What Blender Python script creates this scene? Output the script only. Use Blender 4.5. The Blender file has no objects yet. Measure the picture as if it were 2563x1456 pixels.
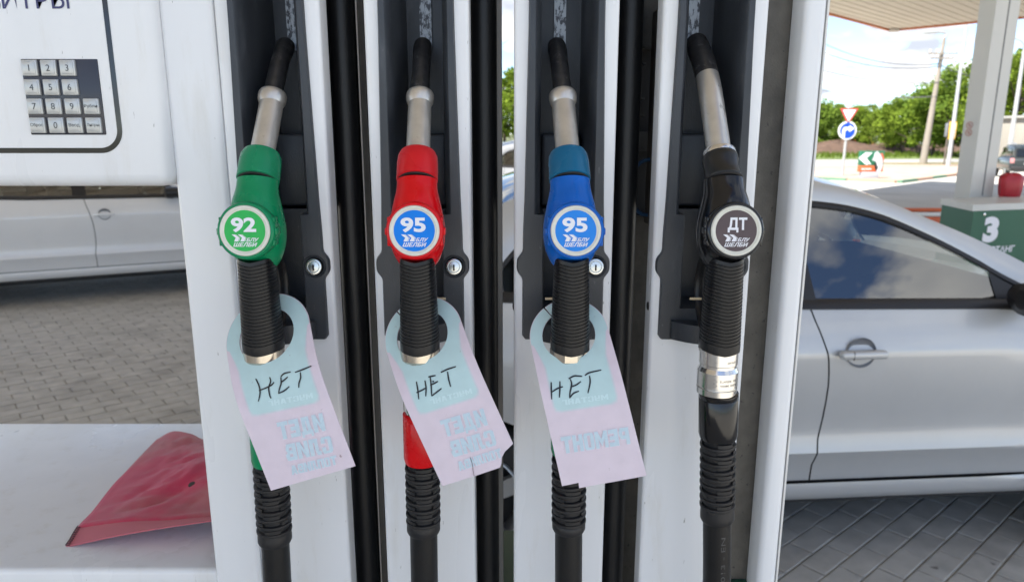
import bpy, bmesh, math, random
import numpy as np
from mathutils import Vector, Matrix
random.seed(7)
S = bpy.context.scene
COL = S.collection
R = math.radians

# ------------------------------------------------------------------ camera
F_PX, PITCH, EYE = 1778.0 / 2563.0, R(12.5), 1.6      # focal length in picture widths, downward pitch, eye height
cam = bpy.data.cameras.new('camera')
cam.sensor_width = 36.0
cam.lens = 36.0 * F_PX
cam.clip_start, cam.clip_end = 0.02, 2000
cam.dof.use_dof = True
cam.dof.focus_distance = 0.70
cam.dof.aperture_fstop = 10.0
cam_o = bpy.data.objects.new('camera', cam)
cam_o.location = (0, 0, EYE)
cam_o.rotation_euler = (R(90) - PITCH, 0, 0)
COL.objects.link(cam_o)
S.camera = cam_o

# ------------------------------------------------------------------ sky, sun, exposure
SUN_AZ = math.atan2(-0.79, -0.61)      # clockwise from +Y: the sun stands behind the camera, to its left
SUN_EL = R(52)
w = bpy.data.worlds.new('World'); S.world = w; w.use_nodes = True
nt = w.node_tree; nt.nodes.clear()
def N(t, **k):
    n = nt.nodes.new(t)
    for a, b in k.items(): setattr(n, a, b)
    return n
out = N('ShaderNodeOutputWorld'); bg = N('ShaderNodeBackground'); bg.inputs[1].default_value = 0.058
sky = N('ShaderNodeTexSky', sky_type='NISHITA'); sky.sun_disc = False
sky.sun_elevation = SUN_EL; sky.sun_rotation = SUN_AZ; sky.air_density = 0.6; sky.dust_density = 0.0; sky.ozone_density = 1.6
tc = N('ShaderNodeTexCoord'); sp = N('ShaderNodeSeparateXYZ'); nt.links.new(tc.outputs['Generated'], sp.inputs[0])
def M(op, a, b=None, c=None):
    n = N('ShaderNodeMath', operation=op)
    for i, x in enumerate((a, b, c)):
        if x is None: continue
        if isinstance(x, (int, float)): n.inputs[i].default_value = x
        else: nt.links.new(x, n.inputs[i])
    return n.outputs[0]
zc = M('ADD', M('MAXIMUM', sp.outputs[2], 0.0), 0.22)
cb = N('ShaderNodeCombineXYZ')
nt.links.new(M('DIVIDE', sp.outputs[0], zc), cb.inputs[0]); nt.links.new(M('DIVIDE', sp.outputs[1], zc), cb.inputs[1])
nt.links.new(M('MULTIPLY', sp.outputs[2], 1.1), cb.inputs[2])
n1 = N('ShaderNodeTexNoise'); n1.inputs['Scale'].default_value = 4.3; n1.inputs['Detail'].default_value = 9; n1.inputs['Roughness'].default_value = 0.52; n1.inputs['Distortion'].default_value = 0.25
nt.links.new(cb.outputs[0], n1.inputs['Vector'])
rmp = N('ShaderNodeValToRGB'); rmp.color_ramp.elements[0].position = 0.475; rmp.color_ramp.elements[1].position = 0.565
nt.links.new(n1.outputs[0], rmp.inputs[0])
n2 = N('ShaderNodeTexNoise'); n2.inputs['Scale'].default_value = 3.4; n2.inputs['Detail'].default_value = 6
nt.links.new(cb.outputs[0], n2.inputs['Vector'])
rm2 = N('ShaderNodeValToRGB'); rm2.color_ramp.elements[0].position = 0.36; rm2.color_ramp.elements[1].position = 0.62
rm2.color_ramp.elements[0].color = (2.5, 2.7, 3.1, 1); rm2.color_ramp.elements[1].color = (5.2, 5.2, 5.05, 1)
nt.links.new(n2.outputs[0], rm2.inputs[0])
mx = N('ShaderNodeMix', data_type='RGBA')
nt.links.new(rmp.outputs[0], mx.inputs[0]); nt.links.new(sky.outputs[0], mx.inputs[6]); nt.links.new(rm2.outputs[0], mx.inputs[7])
nt.links.new(mx.outputs[2], bg.inputs[0]); nt.links.new(bg.outputs[0], out.inputs[0])

sun = bpy.data.lights.new('sun', 'SUN'); sun.energy = 2.6; sun.angle = R(0.53); sun.color = (1, 0.95, 0.88)
sun_o = bpy.data.objects.new('sun', sun)
sd = Vector((math.sin(SUN_AZ) * math.cos(SUN_EL), math.cos(SUN_AZ) * math.cos(SUN_EL), math.sin(SUN_EL)))
sun_o.rotation_euler = sd.to_track_quat('Z', 'Y').to_euler(); sun_o.location = sd * 60
COL.objects.link(sun_o)
S.view_settings.view_transform = 'Standard'; S.view_settings.look = 'None'
S.view_settings.exposure = 2.45; S.view_settings.gamma = 1.0; S.view_settings.use_curve_mapping = False
S.cycles.use_denoising = True
S.cycles.max_bounces = 7; S.cycles.transparent_max_bounces = 12
S.cycles.sample_clamp_indirect = 8.0

# ------------------------------------------------------------------ picture coordinates -> points at a known depth or height
CP, SP = math.cos(PITCH), math.sin(PITCH)
def ray(u, v):
    a = (u - 1281.5) / 1778.0; b = -(v - 728.0) / 1778.0
    return a, CP + b * SP, b * CP - SP
def at(u, v, Y):
    a, b, c = ray(u, v); t = Y / b
    return Vector((a * t, Y, EYE + c * t))
def atz(u, v, z):
    a, b, c = ray(u, v); t = (z - EYE) / c
    return Vector((a * t, b * t, z))

# ------------------------------------------------------------------ materials
MATS = {}
def mat(name, col, rough=0.5, metal=0.0, var=0.0, vs=30.0, bump=0.0, bs=300.0, spec=0.5, coat=0.0, col2=None, c2s=8.0, c2lo=0.5, c2hi=0.7, stretch=(1, 1, 1), rvar=0.0, sheen=0.0, world=False, speck=None):
    """Principled material: base colour with fine variation, optional second colour in patches, optional relief."""
    if name in MATS: return MATS[name]
    m = bpy.data.materials.new(name); m.use_nodes = True
    t = m.node_tree; b = t.nodes['Principled BSDF']; L = t.links
    b.inputs['Base Color'].default_value = (*col, 1); b.inputs['Roughness'].default_value = rough
    b.inputs['Metallic'].default_value = metal; b.inputs['Specular IOR Level'].default_value = spec
    b.inputs['Coat Weight'].default_value = coat; b.inputs['Coat Roughness'].default_value = 0.06
    if sheen: b.inputs['Sheen Weight'].default_value = sheen
    tcn = t.nodes.new('ShaderNodeTexCoord'); mp = t.nodes.new('ShaderNodeMapping'); mp.inputs['Scale'].default_value = stretch
    if world: gp = t.nodes.new('ShaderNodeNewGeometry'); L.new(gp.outputs['Position'], mp.inputs[0])
    else: L.new(tcn.outputs['Object'], mp.inputs[0])
    cur = None
    if col2:
        n = t.nodes.new('ShaderNodeTexNoise'); n.inputs['Scale'].default_value = c2s; n.inputs['Detail'].default_value = 8; n.inputs['Roughness'].default_value = 0.65
        L.new(mp.outputs[0], n.inputs['Vector'])
        r = t.nodes.new('ShaderNodeMapRange'); r.inputs[1].default_value = c2lo; r.inputs[2].default_value = c2hi
        L.new(n.outputs[0], r.inputs[0])
        x = t.nodes.new('ShaderNodeMix'); x.data_type = 'RGBA'; x.inputs[6].default_value = (*col, 1); x.inputs[7].default_value = (*col2, 1)
        L.new(r.outputs[0], x.inputs[0]); cur = x.outputs[2]
    if var:
        n = t.nodes.new('ShaderNodeTexNoise'); n.inputs['Scale'].default_value = vs; n.inputs['Detail'].default_value = 6
        L.new(mp.outputs[0], n.inputs['Vector'])
        r = t.nodes.new('ShaderNodeMapRange'); r.inputs[1].default_value = 0.25; r.inputs[2].default_value = 0.75; r.inputs[3].default_value = 1 - var; r.inputs[4].default_value = 1 + var
        L.new(n.outputs[0], r.inputs[0])
        x = t.nodes.new('ShaderNodeMix'); x.data_type = 'RGBA'; x.blend_type = 'MULTIPLY'; x.inputs[0].default_value = 1
        if cur: L.new(cur, x.inputs[6])
        else: x.inputs[6].default_value = (*col, 1)
        L.new(r.outputs[0], x.inputs[7]); cur = x.outputs[2]
    if speck:                                # small chips and scuffs
        n = t.nodes.new('ShaderNodeTexNoise'); n.inputs['Scale'].default_value = speck[1]; n.inputs['Detail'].default_value = 3; n.inputs['Roughness'].default_value = 0.7
        L.new(mp.outputs[0], n.inputs['Vector'])
        r = t.nodes.new('ShaderNodeMapRange'); r.inputs[1].default_value = speck[2]; r.inputs[2].default_value = speck[2] + 0.03
        L.new(n.outputs[0], r.inputs[0])
        x = t.nodes.new('ShaderNodeMix'); x.data_type = 'RGBA'; x.inputs[7].default_value = (*speck[0], 1)
        if cur: L.new(cur, x.inputs[6])
        else: x.inputs[6].default_value = (*col, 1)
        L.new(r.outputs[0], x.inputs[0]); cur = x.outputs[2]
    if cur: L.new(cur, b.inputs['Base Color'])
    if rvar:
        n = t.nodes.new('ShaderNodeTexNoise'); n.inputs['Scale'].default_value = vs * 0.4; n.inputs['Detail'].default_value = 5
        L.new(mp.outputs[0], n.inputs['Vector'])
        r = t.nodes.new('ShaderNodeMapRange'); r.inputs[1].default_value = 0.3; r.inputs[2].default_value = 0.7; r.inputs[3].default_value = rough - rvar; r.inputs[4].default_value = rough + rvar
        L.new(n.outputs[0], r.inputs[0]); L.new(r.outputs[0], b.inputs['Roughness'])
    if bump:
        n = t.nodes.new('ShaderNodeTexNoise'); n.inputs['Scale'].default_value = bs; n.inputs['Detail'].default_value = 4
        L.new(mp.outputs[0], n.inputs['Vector'])
        bp = t.nodes.new('ShaderNodeBump'); bp.inputs['Strength'].default_value = bump; bp.inputs['Distance'].default_value = 0.001
        L.new(n.outputs[0], bp.inputs['Height']); L.new(bp.outputs[0], b.inputs['Normal'])
    MATS[name] = m
    return m
def glass_mat(name, tint, ior=1.55):
    m = bpy.data.materials.new(name); m.use_nodes = True; t = m.node_tree; t.nodes.clear(); L = t.links
    o = t.nodes.new('ShaderNodeOutputMaterial'); tr = t.nodes.new('ShaderNodeBsdfTransparent'); gl = t.nodes.new('ShaderNodeBsdfGlossy')
    tr.inputs[0].default_value = (*tint, 1); gl.inputs['Roughness'].default_value = 0.01; gl.inputs[0].default_value = (1, 1, 1, 1)
    fr = t.nodes.new('ShaderNodeFresnel'); fr.inputs[0].default_value = ior; mxs = t.nodes.new('ShaderNodeMixShader')
    L.new(fr.outputs[0], mxs.inputs[0]); L.new(tr.outputs[0], mxs.inputs[1]); L.new(gl.outputs[0], mxs.inputs[2]); L.new(mxs.outputs[0], o.inputs[0])
    return m
def leaf_mat(name, col):
    m = bpy.data.materials.new(name); m.use_nodes = True; t = m.node_tree; t.nodes.clear(); L = t.links
    o = t.nodes.new('ShaderNodeOutputMaterial'); d = t.nodes.new('ShaderNodeBsdfDiffuse'); tl = t.nodes.new('ShaderNodeBsdfTranslucent'); mxs = t.nodes.new('ShaderNodeMixShader'); mxs.inputs[0].default_value = 0.42
    g = t.nodes.new('ShaderNodeTexCoord'); n = t.nodes.new('ShaderNodeTexNoise'); n.inputs['Scale'].default_value = 1.1; n.inputs['Detail'].default_value = 5
    L.new(g.outputs['Object'], n.inputs['Vector'])
    r = t.nodes.new('ShaderNodeValToRGB'); r.color_ramp.elements[0].position = 0.3; r.color_ramp.elements[1].position = 0.7
    r.color_ramp.elements[0].color = (col[0] * 0.6, col[1] * 0.65, col[2] * 0.6, 1); r.color_ramp.elements[1].color = (col[0] * 1.5, col[1] * 1.35, col[2] * 1.1, 1)
    L.new(n.outputs[0], r.inputs[0])
    for s in (d, tl): L.new(r.outputs[0], s.inputs[0])
    L.new(d.outputs[0], mxs.inputs[1]); L.new(tl.outputs[0], mxs.inputs[2]); L.new(mxs.outputs[0], o.inputs[0])
    return m

WHITE = mat('white_enamel', (0.80, 0.81, 0.82), 0.30, var=0.03, vs=6, col2=(0.70, 0.69, 0.66), c2s=9, c2lo=0.55, c2hi=0.80, stretch=(3, 3, 0.5), bump=0.05, bs=260, rvar=0.06, speck=((0.36, 0.36, 0.35), 75, 0.715))
WHITE_EDGE = mat('cream_enamel', (0.74, 0.73, 0.70), 0.38, var=0.03)
BOOT = mat('charcoal_plastic', (0.038, 0.043, 0.051), 0.36, spec=0.4, speck=((0.10, 0.105, 0.11), 120, 0.70), var=0.2, vs=40, bump=0.25, bs=900, col2=(0.066, 0.072, 0.082), c2s=30, c2lo=0.58, c2hi=0.75, stretch=(1, 1, 0.35))
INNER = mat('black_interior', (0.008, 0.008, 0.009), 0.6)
GREYM = mat('grey_galvanised', (0.10, 0.098, 0.092), 0.55, metal=0.2, var=0.25, vs=60, bump=0.3, bs=400)
SLAB = mat('stained_grey_sheet', (0.100, 0.090, 0.074), 0.5, metal=0.0, var=0.25, vs=70, speck=((0.03, 0.027, 0.024), 160, 0.66), col2=(0.070, 0.063, 0.053), c2s=14, c2lo=0.45, c2hi=0.65, bump=0.5, bs=500, stretch=(1, 1, 0.7))
CHROME = mat('chrome', (0.62, 0.62, 0.60), 0.26, metal=1.0)
STEEL = mat('spout_steel', (0.60, 0.57, 0.52), 0.30, metal=0.7, var=0.12, vs=60, bump=0.15, bs=700, col2=(0.30, 0.26, 0.21), c2s=60, c2lo=0.62, c2hi=0.8)
SOOT = mat('sooty_spout', (0.060, 0.060, 0.063), 0.32, metal=0.6, var=0.3, vs=120, col2=(0.20, 0.20, 0.205), c2s=110, c2lo=0.56, c2hi=0.72, bump=0.2, bs=800)
ALU = mat('bright_aluminium', (0.72, 0.71, 0.69), 0.20, metal=1.0, var=0.04, vs=80)
BRASSY = mat('worn_nickel', (0.60, 0.55, 0.47), 0.25, metal=1.0, var=0.1, vs=120, col2=(0.38, 0.33, 0.25), c2s=90, c2lo=0.6, c2hi=0.75)
RUBBER = mat('black_rubber', (0.008, 0.0083, 0.0095), 0.33, spec=0.35, var=0.12, vs=80, bump=0.1, bs=900)
HOSE = mat('hose_rubber', (0.008, 0.0083, 0.009), 0.38, spec=0.35, var=0.15, vs=60, bump=0.25, bs=500)
BELLOW = mat('bend_guard_rubber', (0.014, 0.014, 0.0155), 0.45, spec=0.4, var=0.15, vs=60)
INK = mat('marker_ink', (0.008, 0.009, 0.011), 0.35)
KEY = mat('key_metal', (0.50, 0.51, 0.50), 0.32, metal=0.35, var=0.05, vs=90)
KEYPLATE = mat('keypad_plate', (0.030, 0.032, 0.045), 0.25, var=0.05)
LEGEND = mat('key_legend', (0.05, 0.055, 0.065), 0.5)
STRIPE = mat('gloss_dark_stripe', (0.022, 0.020, 0.022), 0.08)
BLUETXT = mat('indigo_lettering', (0.045, 0.045, 0.14), 0.4)
RINGW = mat('ivory_ring', (0.70, 0.69, 0.61), 0.35, var=0.06, vs=200)
PRINTW = mat('white_print', (0.80, 0.80, 0.84), 0.4)

# ------------------------------------------------------------------ mesh helpers
class MB:
    def __init__(s): s.v = []; s.f = []; s.m = []
    def add(s, vs, fs, mi=0):
        o = len(s.v); s.v += [tuple(p) for p in vs]; s.f += [tuple(i + o for i in f) for f in fs]; s.m += [mi] * len(fs); return s
    def box(s, x0, x1, y0, y1, z0, z1, mi=0, mx=None):
        vs = [Vector((x, y, z)) for z in (z0, z1) for y in (y0, y1) for x in (x0, x1)]
        if mx: vs = [mx @ p for p in vs]
        return s.add(vs, [(0, 2, 3, 1), (4, 5, 7, 6), (0, 1, 5, 4), (2, 6, 7, 3), (0, 4, 6, 2), (1, 3, 7, 5)], mi)
    def grid(s, rows, mi=0, closed=False):
        n = len(rows[0]); vs = [p for r in rows for p in r]; fs = []
        for i in range(len(rows) - 1):
            for j in range(n if closed else n - 1):
                k = (j + 1) % n
                fs.append((i * n + j, i * n + k, (i + 1) * n + k, (i + 1) * n + j))
        return s.add(vs, fs, mi)
    def loft(s, rings, mi=0, cap=True):
        s.grid(rings, mi, True)
        if cap:
            n = len(rings[0])
            s.add(rings[0], [tuple(range(n))[::-1]], mi); s.add(rings[-1], [tuple(range(n))], mi)
        return s
    def tube(s, path, rad, seg=20, mi=0, cap=True, squash=None):
        path = [Vector(p) for p in path]; n = len(path); rings = []; prev = None
        for i, p in enumerate(path):
            d = (path[min(i + 1, n - 1)] - path[max(i - 1, 0)]).normalized()
            if prev is None:
                a = Vector((1, 0, 0)) if abs(d.x) < 0.9 else Vector((0, 1, 0))
                u = (a - d * a.dot(d)).normalized()
            else: u = (prev - d * prev.dot(d)).normalized()
            prev = u; q = d.cross(u)
            r = rad[i] if isinstance(rad, (list, tuple)) else rad
            ru, rq = r if isinstance(r, tuple) else (r, r)
            rings.append([p + u * (ru * math.cos(2 * math.pi * k / seg)) + q * (rq * math.sin(2 * math.pi * k / seg)) for k in range(seg)])
        return s.loft(rings, mi, cap)
    def lathe(s, prof, o, axis, seg=40, mi=0, cap=True):
        axis = Vector(axis).normalized(); o = Vector(o)
        a = Vector((1, 0, 0)) if abs(axis.x) < 0.9 else Vector((0, 1, 0))
        u = (a - axis * a.dot(axis)).normalized(); q = axis.cross(u)
        return s.loft([[o + axis * h + u * (r * math.cos(2 * math.pi * k / seg)) + q * (r * math.sin(2 * math.pi * k / seg)) for k in range(seg)] for r, h in prof], mi, cap)
    def prism(s, poly, z0, z1, fn=lambda x, y, z: (x, y, z), mi=0):
        n = len(poly); vs = [fn(x, y, z0) for x, y in poly] + [fn(x, y, z1) for x, y in poly]
        fs = [tuple(range(n))[::-1], tuple(range(n, 2 * n))] + [(i, (i + 1) % n, n + (i + 1) % n, n + i) for i in range(n)]
        return s.add(vs, fs, mi)
    def build(s, name, mats, parent=None, sharp=35, kind=None, link=True, fix=True):
        me = bpy.data.meshes.new(name); me.from_pydata(s.v, [], s.f)
        mats = mats if isinstance(mats, (list, tuple)) else [mats]
        for m in mats: me.materials.append(m)
        if len(mats) > 1: me.polygons.foreach_set('material_index', s.m)
        if fix and len(s.f) < 60000:
            bm = bmesh.new(); bm.from_mesh(me); bmesh.ops.recalc_face_normals(bm, faces=bm.faces); bm.to_mesh(me); bm.free()
        me.polygons.foreach_set('use_smooth', [True] * len(me.polygons)); me.set_sharp_from_angle(angle=R(sharp)); me.update()
        o = bpy.data.objects.new(name, me); COL.objects.link(o)
        if parent: put(o, parent)
        if kind: o['kind'] = kind
        return o
def put(o, parent):
    """parent o, whose coordinates are the world's, to a thing's part or Empty"""
    o.parent = parent
    mw = Matrix.Identity(4); p = parent
    chain = []
    while p: chain.append(p); p = p.parent
    for p in reversed(chain): mw = mw @ p.matrix_parent_inverse @ p.matrix_basis
    o.matrix_parent_inverse = mw.inverted()
def thing(name, loc, label, cat, group=None, rz=0.0):
    o = bpy.data.objects.new(name, None); o.location = loc; o.rotation_euler = (0, 0, rz); o.empty_display_size = 0.1; COL.objects.link(o)
    return tag(o, label, cat, group)
def tag(o, label, cat, group=None):
    o['label'] = label; o['category'] = cat
    if group: o['group'] = group
    return o
def interp(x, tab): return float(np.interp(x, [p[0] for p in tab], [p[1] for p in tab]))
def crom(pts, n=8):
    P = [Vector(p) for p in pts]; P = [2 * P[0] - P[1]] + P + [2 * P[-1] - P[-2]]; o = []
    for i in range(1, len(P) - 2):
        for k in range(n):
            t = k / n; a, b, c, d = P[i - 1], P[i], P[i + 1], P[i + 2]
            o.append(0.5 * ((2 * b) + (c - a) * t + (2 * a - 5 * b + 4 * c - d) * t * t + (3 * b - a - 3 * c + d) * t ** 3))
    o.append(P[-2]); return o

# lettering: filled outlines of a text line, fitted to a unit box (x 0..1, y 0..1)
_tc = {}
def text2d(body, bold=0.0, shear=0.0):
    k = (body, bold, shear)
    if k in _tc: return _tc[k]
    c = bpy.data.curves.new('t', 'FONT'); c.body = body; c.offset = bold; c.shear = shear; c.resolution_u = 4; c.fill_mode = 'FRONT'
    o = bpy.data.objects.new('t', c); COL.objects.link(o)
    dg = bpy.context.evaluated_depsgraph_get(); me = bpy.data.meshes.new_from_object(o.evaluated_get(dg))
    vs = [(v.co.x, v.co.y) for v in me.vertices]; fs = [tuple(p.vertices) for p in me.polygons]
    bpy.data.objects.remove(o); bpy.data.curves.remove(c); bpy.data.meshes.remove(me)
    x0, x1 = min(v[0] for v in vs), max(v[0] for v in vs); y0, y1 = min(v[1] for v in vs), max(v[1] for v in vs)
    r = ([((x - x0) / (x1 - x0), (y - y0) / (y1 - y0)) for x, y in vs], fs, (x1 - x0) / (y1 - y0))
    _tc[k] = r; return r
def put_text(mb, body, fn, wd=1.0, ht=1.0, bold=0.0, shear=0.0, mi=0):
    """fn maps text-box coordinates (x 0..wd, y 0..ht) to a point"""
    vs, fs, asp = text2d(body, bold, shear)
    if wd is None: wd = asp * ht
    return mb.add([fn(x * wd, y * ht) for x, y in vs], fs, mi)

# ================================================================== the fuel dispenser
def rbox(mb, x0, x1, y0, y1, z0, z1, r, seg=3, mi=0):
    bm = bmesh.new(); bmesh.ops.create_cube(bm, size=1.0)
    for v in bm.verts: v.co = Vector(((x0 + x1) / 2 + v.co.x * (x1 - x0), (y0 + y1) / 2 + v.co.y * (y1 - y0), (z0 + z1) / 2 + v.co.z * (z1 - z0)))
    bmesh.ops.bevel(bm, geom=bm.edges[:], offset=r, segments=seg, profile=0.5, affect='EDGES')
    bm.verts.index_update()
    mb.add([v.co.copy() for v in bm.verts], [tuple(v.index for v in f.verts) for f in bm.faces], mi); bm.free(); return mb

D = thing('fuel_dispenser', (0.0, 0.95, 0.15), 'white four-nozzle fuel dispenser with keypad housing and charcoal nozzle boots', 'fuel pump')
FY = 0.74                                   # front plane of the nozzle columns
HW = 0.0520
COLX = (-0.2410, -0.0942, 0.0540, 0.2005)

def corner(xs, y, r, sgn, n=4):             # rounded front corner of a folded sheet, seen from above
    return [(xs - sgn * r * (1 - math.cos(t)), y + r * (1 - math.sin(t))) for t in [i * math.pi / 2 / n for i in range(n + 1)]]
def column(xc, name):
    mb = MB(); b = 0.028; r = 0.004
    lf = [(xc - HW, FY + b)] + corner(xc - HW, FY, r, -1)
    rt = corner(xc + HW, FY, r, 1)[::-1] + [(xc + HW, FY + b)]
    full = lf + rt
    half_l = lf + [(xc - 0.0335, FY), (xc - 0.0335, FY + b)]
    half_r = [(xc + 0.0335, FY + b), (xc + 0.0335, FY)] + rt
    for prof, z0, z1 in ((full, 0.16, 1.408), (half_l, 1.408, 1.90), (half_r, 1.408, 1.90), (full, 1.90, 2.06)):
        mb.grid([[(x, y, z) for x, y in prof] for z in (z0, z1)])
    o = mb.build(name, WHITE, D, 40)
    return o
def boot(xc, name):
    """charcoal nozzle boot: flange with ears, deep spout recess above, trigger slot below, cup ledge"""
    zs = [1.88, 1.70, 1.58, 1.535, 1.518, 1.5175, 1.505, 1.492, 1.484] + [1.481 - 0.0025 * k for k in range(15)] + [1.440, 1.430, 1.4185, 1.4180, 1.40, 1.388, 1.385, 1.384]
    rows = []
    for z in zs:
        wA = interp(z, [(1.384, 0.0405), (1.388, 0.0432), (1.44, 0.0430), (1.50, 0.0425), (1.53, 0.0412), (1.72, 0.0372), (1.9, 0.036)])
        wA += 0.0062 * math.exp(-((z - 1.4645) / 0.0115) ** 4)
        if z > 1.5178: wB, wC, wD, dp = min(wA - 0.0065, 0.0300), 0.0245, 0.0225, 0.098
        elif z > 1.4182: wB, wC, wD, dp = 0.0215, 0.0205, 0.0200, 0.060
        else: wB, wC, wD, dp = 0.0215, 0.0205, 0.0200, 0.0
        f = FY - 0.0055
        half = [(wA, FY + 0.002), (wA, FY - 0.0025), (wA - 0.0012, f), (wB + 0.001, f), (wB - 0.0005, f + min(dp, 0.0015)), (wC, f + min(dp, 0.016)), (wD, f + dp)]
        rows.append([(xc - a, y, z) for a, y in half] + [(xc + a, y, z) for a, y in half[::-1]])
    mb = MB().grid(rows)
    n = len(rows[0]); mb.add(rows[-1], [tuple(range(n))])
    o = mb.build(name, BOOT, D, 38)
    c = MB(); arc = [(-0.031, FY - 0.005), (-0.031, FY - 0.012)] + [(-0.031 + 0.062 * k / 10, FY - 0.012 - 0.020 * math.sin(math.pi * k / 10)) for k in range(1, 10)] + [(0.031, FY - 0.012), (0.031, FY - 0.005)]
    c.prism([(xc + x, y) for x, y in arc], 1.386, 1.4055)
    put(c.build('cup_ledge', BOOT, None, 50), o)
    p = MB().box(xc - 0.0075, xc + 0.0055, FY + 0.088, FY + 0.0915, 1.690, 1.752)
    put(p.build('wear_plate', mat('scraped_zinc', (0.36, 0.39, 0.42), 0.45, metal=0.4, col2=(0.06, 0.065, 0.075), c2s=170, c2lo=0.47, c2hi=0.56, stretch=(1.6, 1, 0.7)), None), o)
    b2 = MB()                                # raised back rib with the spout shelf
    rbox(b2, xc - 0.0215, xc + 0.0215, FY + 0.062, FY + 0.0915, 1.520, 1.600, 0.004)
    put(b2.build('spout_rest', BOOT, None), o)
    lx = xc + 0.0335; lk = MB()
    lk.lathe([(0.0122, -0.006), (0.0122, 0.0005), (0.0115, 0.0016), (0.0106, 0.0005), (0.0095, 0.0)], (lx, FY - 0.0055, 1.4635), (0, -1, 0), 32)
    put(lk.build('lock_collar', BOOT, None), o)
    ch = MB().lathe([(0.0086, 0.0), (0.0086, 0.0038), (0.0081, 0.0046), (0.0066, 0.0048), (0.0064, 0.0038), (0.0060, 0.0038), (0.0055, 0.0046), (0.0001, 0.0050)], (lx, FY - 0.0055, 1.4635), (0, -0.98, 0.12), 32)
    c2 = put(ch.build('lock_cylinder', CHROME, None), o)
    ks = MB().box(lx - 0.0008, lx + 0.0008, FY - 0.0116, FY - 0.0095, 1.4600, 1.4662)
    put(ks.build('key_slot', INNER, None), o)
    return o
for i, xc in enumerate(COLX):
    column(xc, 'nozzle_column'); boot(xc, 'nozzle_boot')
for xe, z in ((COLX[2] - HW, 1.4165), (COLX[3] - HW, 1.4165)):
    MB().lathe([(0.0052, 0), (0.0050, 0.0014), (0.0035, 0.0024), (0.0001, 0.0027)], (xe + 0.0012, FY + 0.013, z), (-1, 0, 0), 20).build('blind_plug', INNER, D)

# side panel left of the first column, right-hand post, stained sheet behind them
def vpost(name, x0, x1, y0, y1, m, z0=0.16, z1=2.06, r=0.005):
    prof = [(x0, y1)] + corner(x0, y0, r, -1) + corner(x1, y0, r, 1)[::-1] + [(x1, y1)]
    return MB().grid([[(x, y, z) for x, y in prof] for z in (z0, z1)]).build(name, m, D, 40)
vpost('side_panel', -0.3475, -0.2938, FY - 0.0006, FY + 0.07, WHITE, r=0.006)
vpost('corner_post', 0.2875, 0.3098, FY - 0.001, FY + 0.034, WHITE, r=0.007)
MB().box(0.3099, 0.3118, FY + 0.001, FY + 0.03, 0.16, 2.06).build('post_seal', WHITE_EDGE, D)
MB().box(0.236, 0.308, FY + 0.036, FY + 0.040, 0.16, 2.06).build('stained_panel', SLAB, D)
MB().box(0.2660, 0.2868, FY + 0.030, FY + 0.0355, 0.16, 1.066).build('green_kick_panel', mat('dark_green_enamel', (0.012, 0.075, 0.045), 0.3), D)

# inside: back sheets, grey plates, rails
for x0, x1 in ((-0.345, -0.030), (0.030, 0.300)):
    MB().box(x0, x1, 1.165, 1.19, 0.16, 2.06).build('rear_sheet', WHITE, D)
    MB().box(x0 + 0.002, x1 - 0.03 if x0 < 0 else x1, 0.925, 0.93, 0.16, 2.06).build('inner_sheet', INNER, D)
MB().box(-0.40, 0.32, 0.78, 1.16, 2.07, 2.10).build('head_beam', WHITE, D)
for x0, x1, z0, z1, m in ((-0.205, -0.125, 1.715, 2.04, GREYM), (-0.195, -0.12, 1.585, 1.602, GREYM), (-0.205, -0.1, 0.2, 1.502, SLAB), (0.135, 0.215, 1.70, 2.04, GREYM),
                          (0.135, 0.215, 1.578, 1.602, GREYM), (0.12, 0.215, 0.2, 1.497, SLAB)):
    MB().box(x0, x1, 0.905, 0.915, z0, z1).build('grey_plate', m, D)
MB().box(-0.1655, -0.1641, 0.797, 0.83, 0.2, 2.04).build('frame_rail', mat('rail_grey', (0.33, 0.30, 0.27), 0.5), D)
MB().box(-0.0165, -0.0112, 0.800, 0.84, 0.2, 2.04).build('frame_rail', mat('rail_beige', (0.16, 0.15, 0.135), 0.5), D)
MB().box(-0.0480, -0.0465, 0.790, 0.82, 0.2, 2.04).build('frame_rail', mat('rail_grey', (0, 0, 0)), D)
MB().box(0.168, 0.183, 0.868, 0.90, 1.49, 1.74).build('frame_rail', mat('rail_dark', (0.07, 0.062, 0.052), 0.5), D)
for z in (1.62, 1.64, 1.68, 1.70): MB().box(0.145, 0.160, 0.885, 0.904, z, z + 0.002).build('fin', GREYM, D)
MB().tube([Vector((0.167 + 0.022 * math.cos(t), 0.88, 1.535 + 0.034 * math.sin(t))) for t in [i * math.pi / 12 for i in range(25)]], 0.0022, 10).build('blue_cable', mat('blue_cable', (0.03, 0.10, 0.22), 0.4), D)
rbox(MB(), -0.175, -0.135, 0.885, 0.9, 1.505, 1.575, 0.006).build('valve_block', mat('valve_dark', (0.03, 0.028, 0.026), 0.5), D)

# lower cabinet with its white top shelf
SH = 1.0912
cab = rbox(MB(), -1.25, -0.349, 0.757, 1.2, SH - 0.055, SH, 0.007, 3).build('shelf_top', WHITE, D, 40)
rbox(MB(), -1.24, -0.349, 0.772, 1.19, 0.16, SH - 0.057, 0.006).build('lower_cabinet', WHITE, D)
MB().box(-0.345, 0.235, 0.80, 1.16, 0.16, 0.9).build('pump_bay', mat('dark_green_enamel', (0, 0, 0)), D)
MB().box(-0.3488, -0.3476, 0.756, 0.80, 0.3, 1.14).build('joint_trim', GREYM, D)

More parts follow.
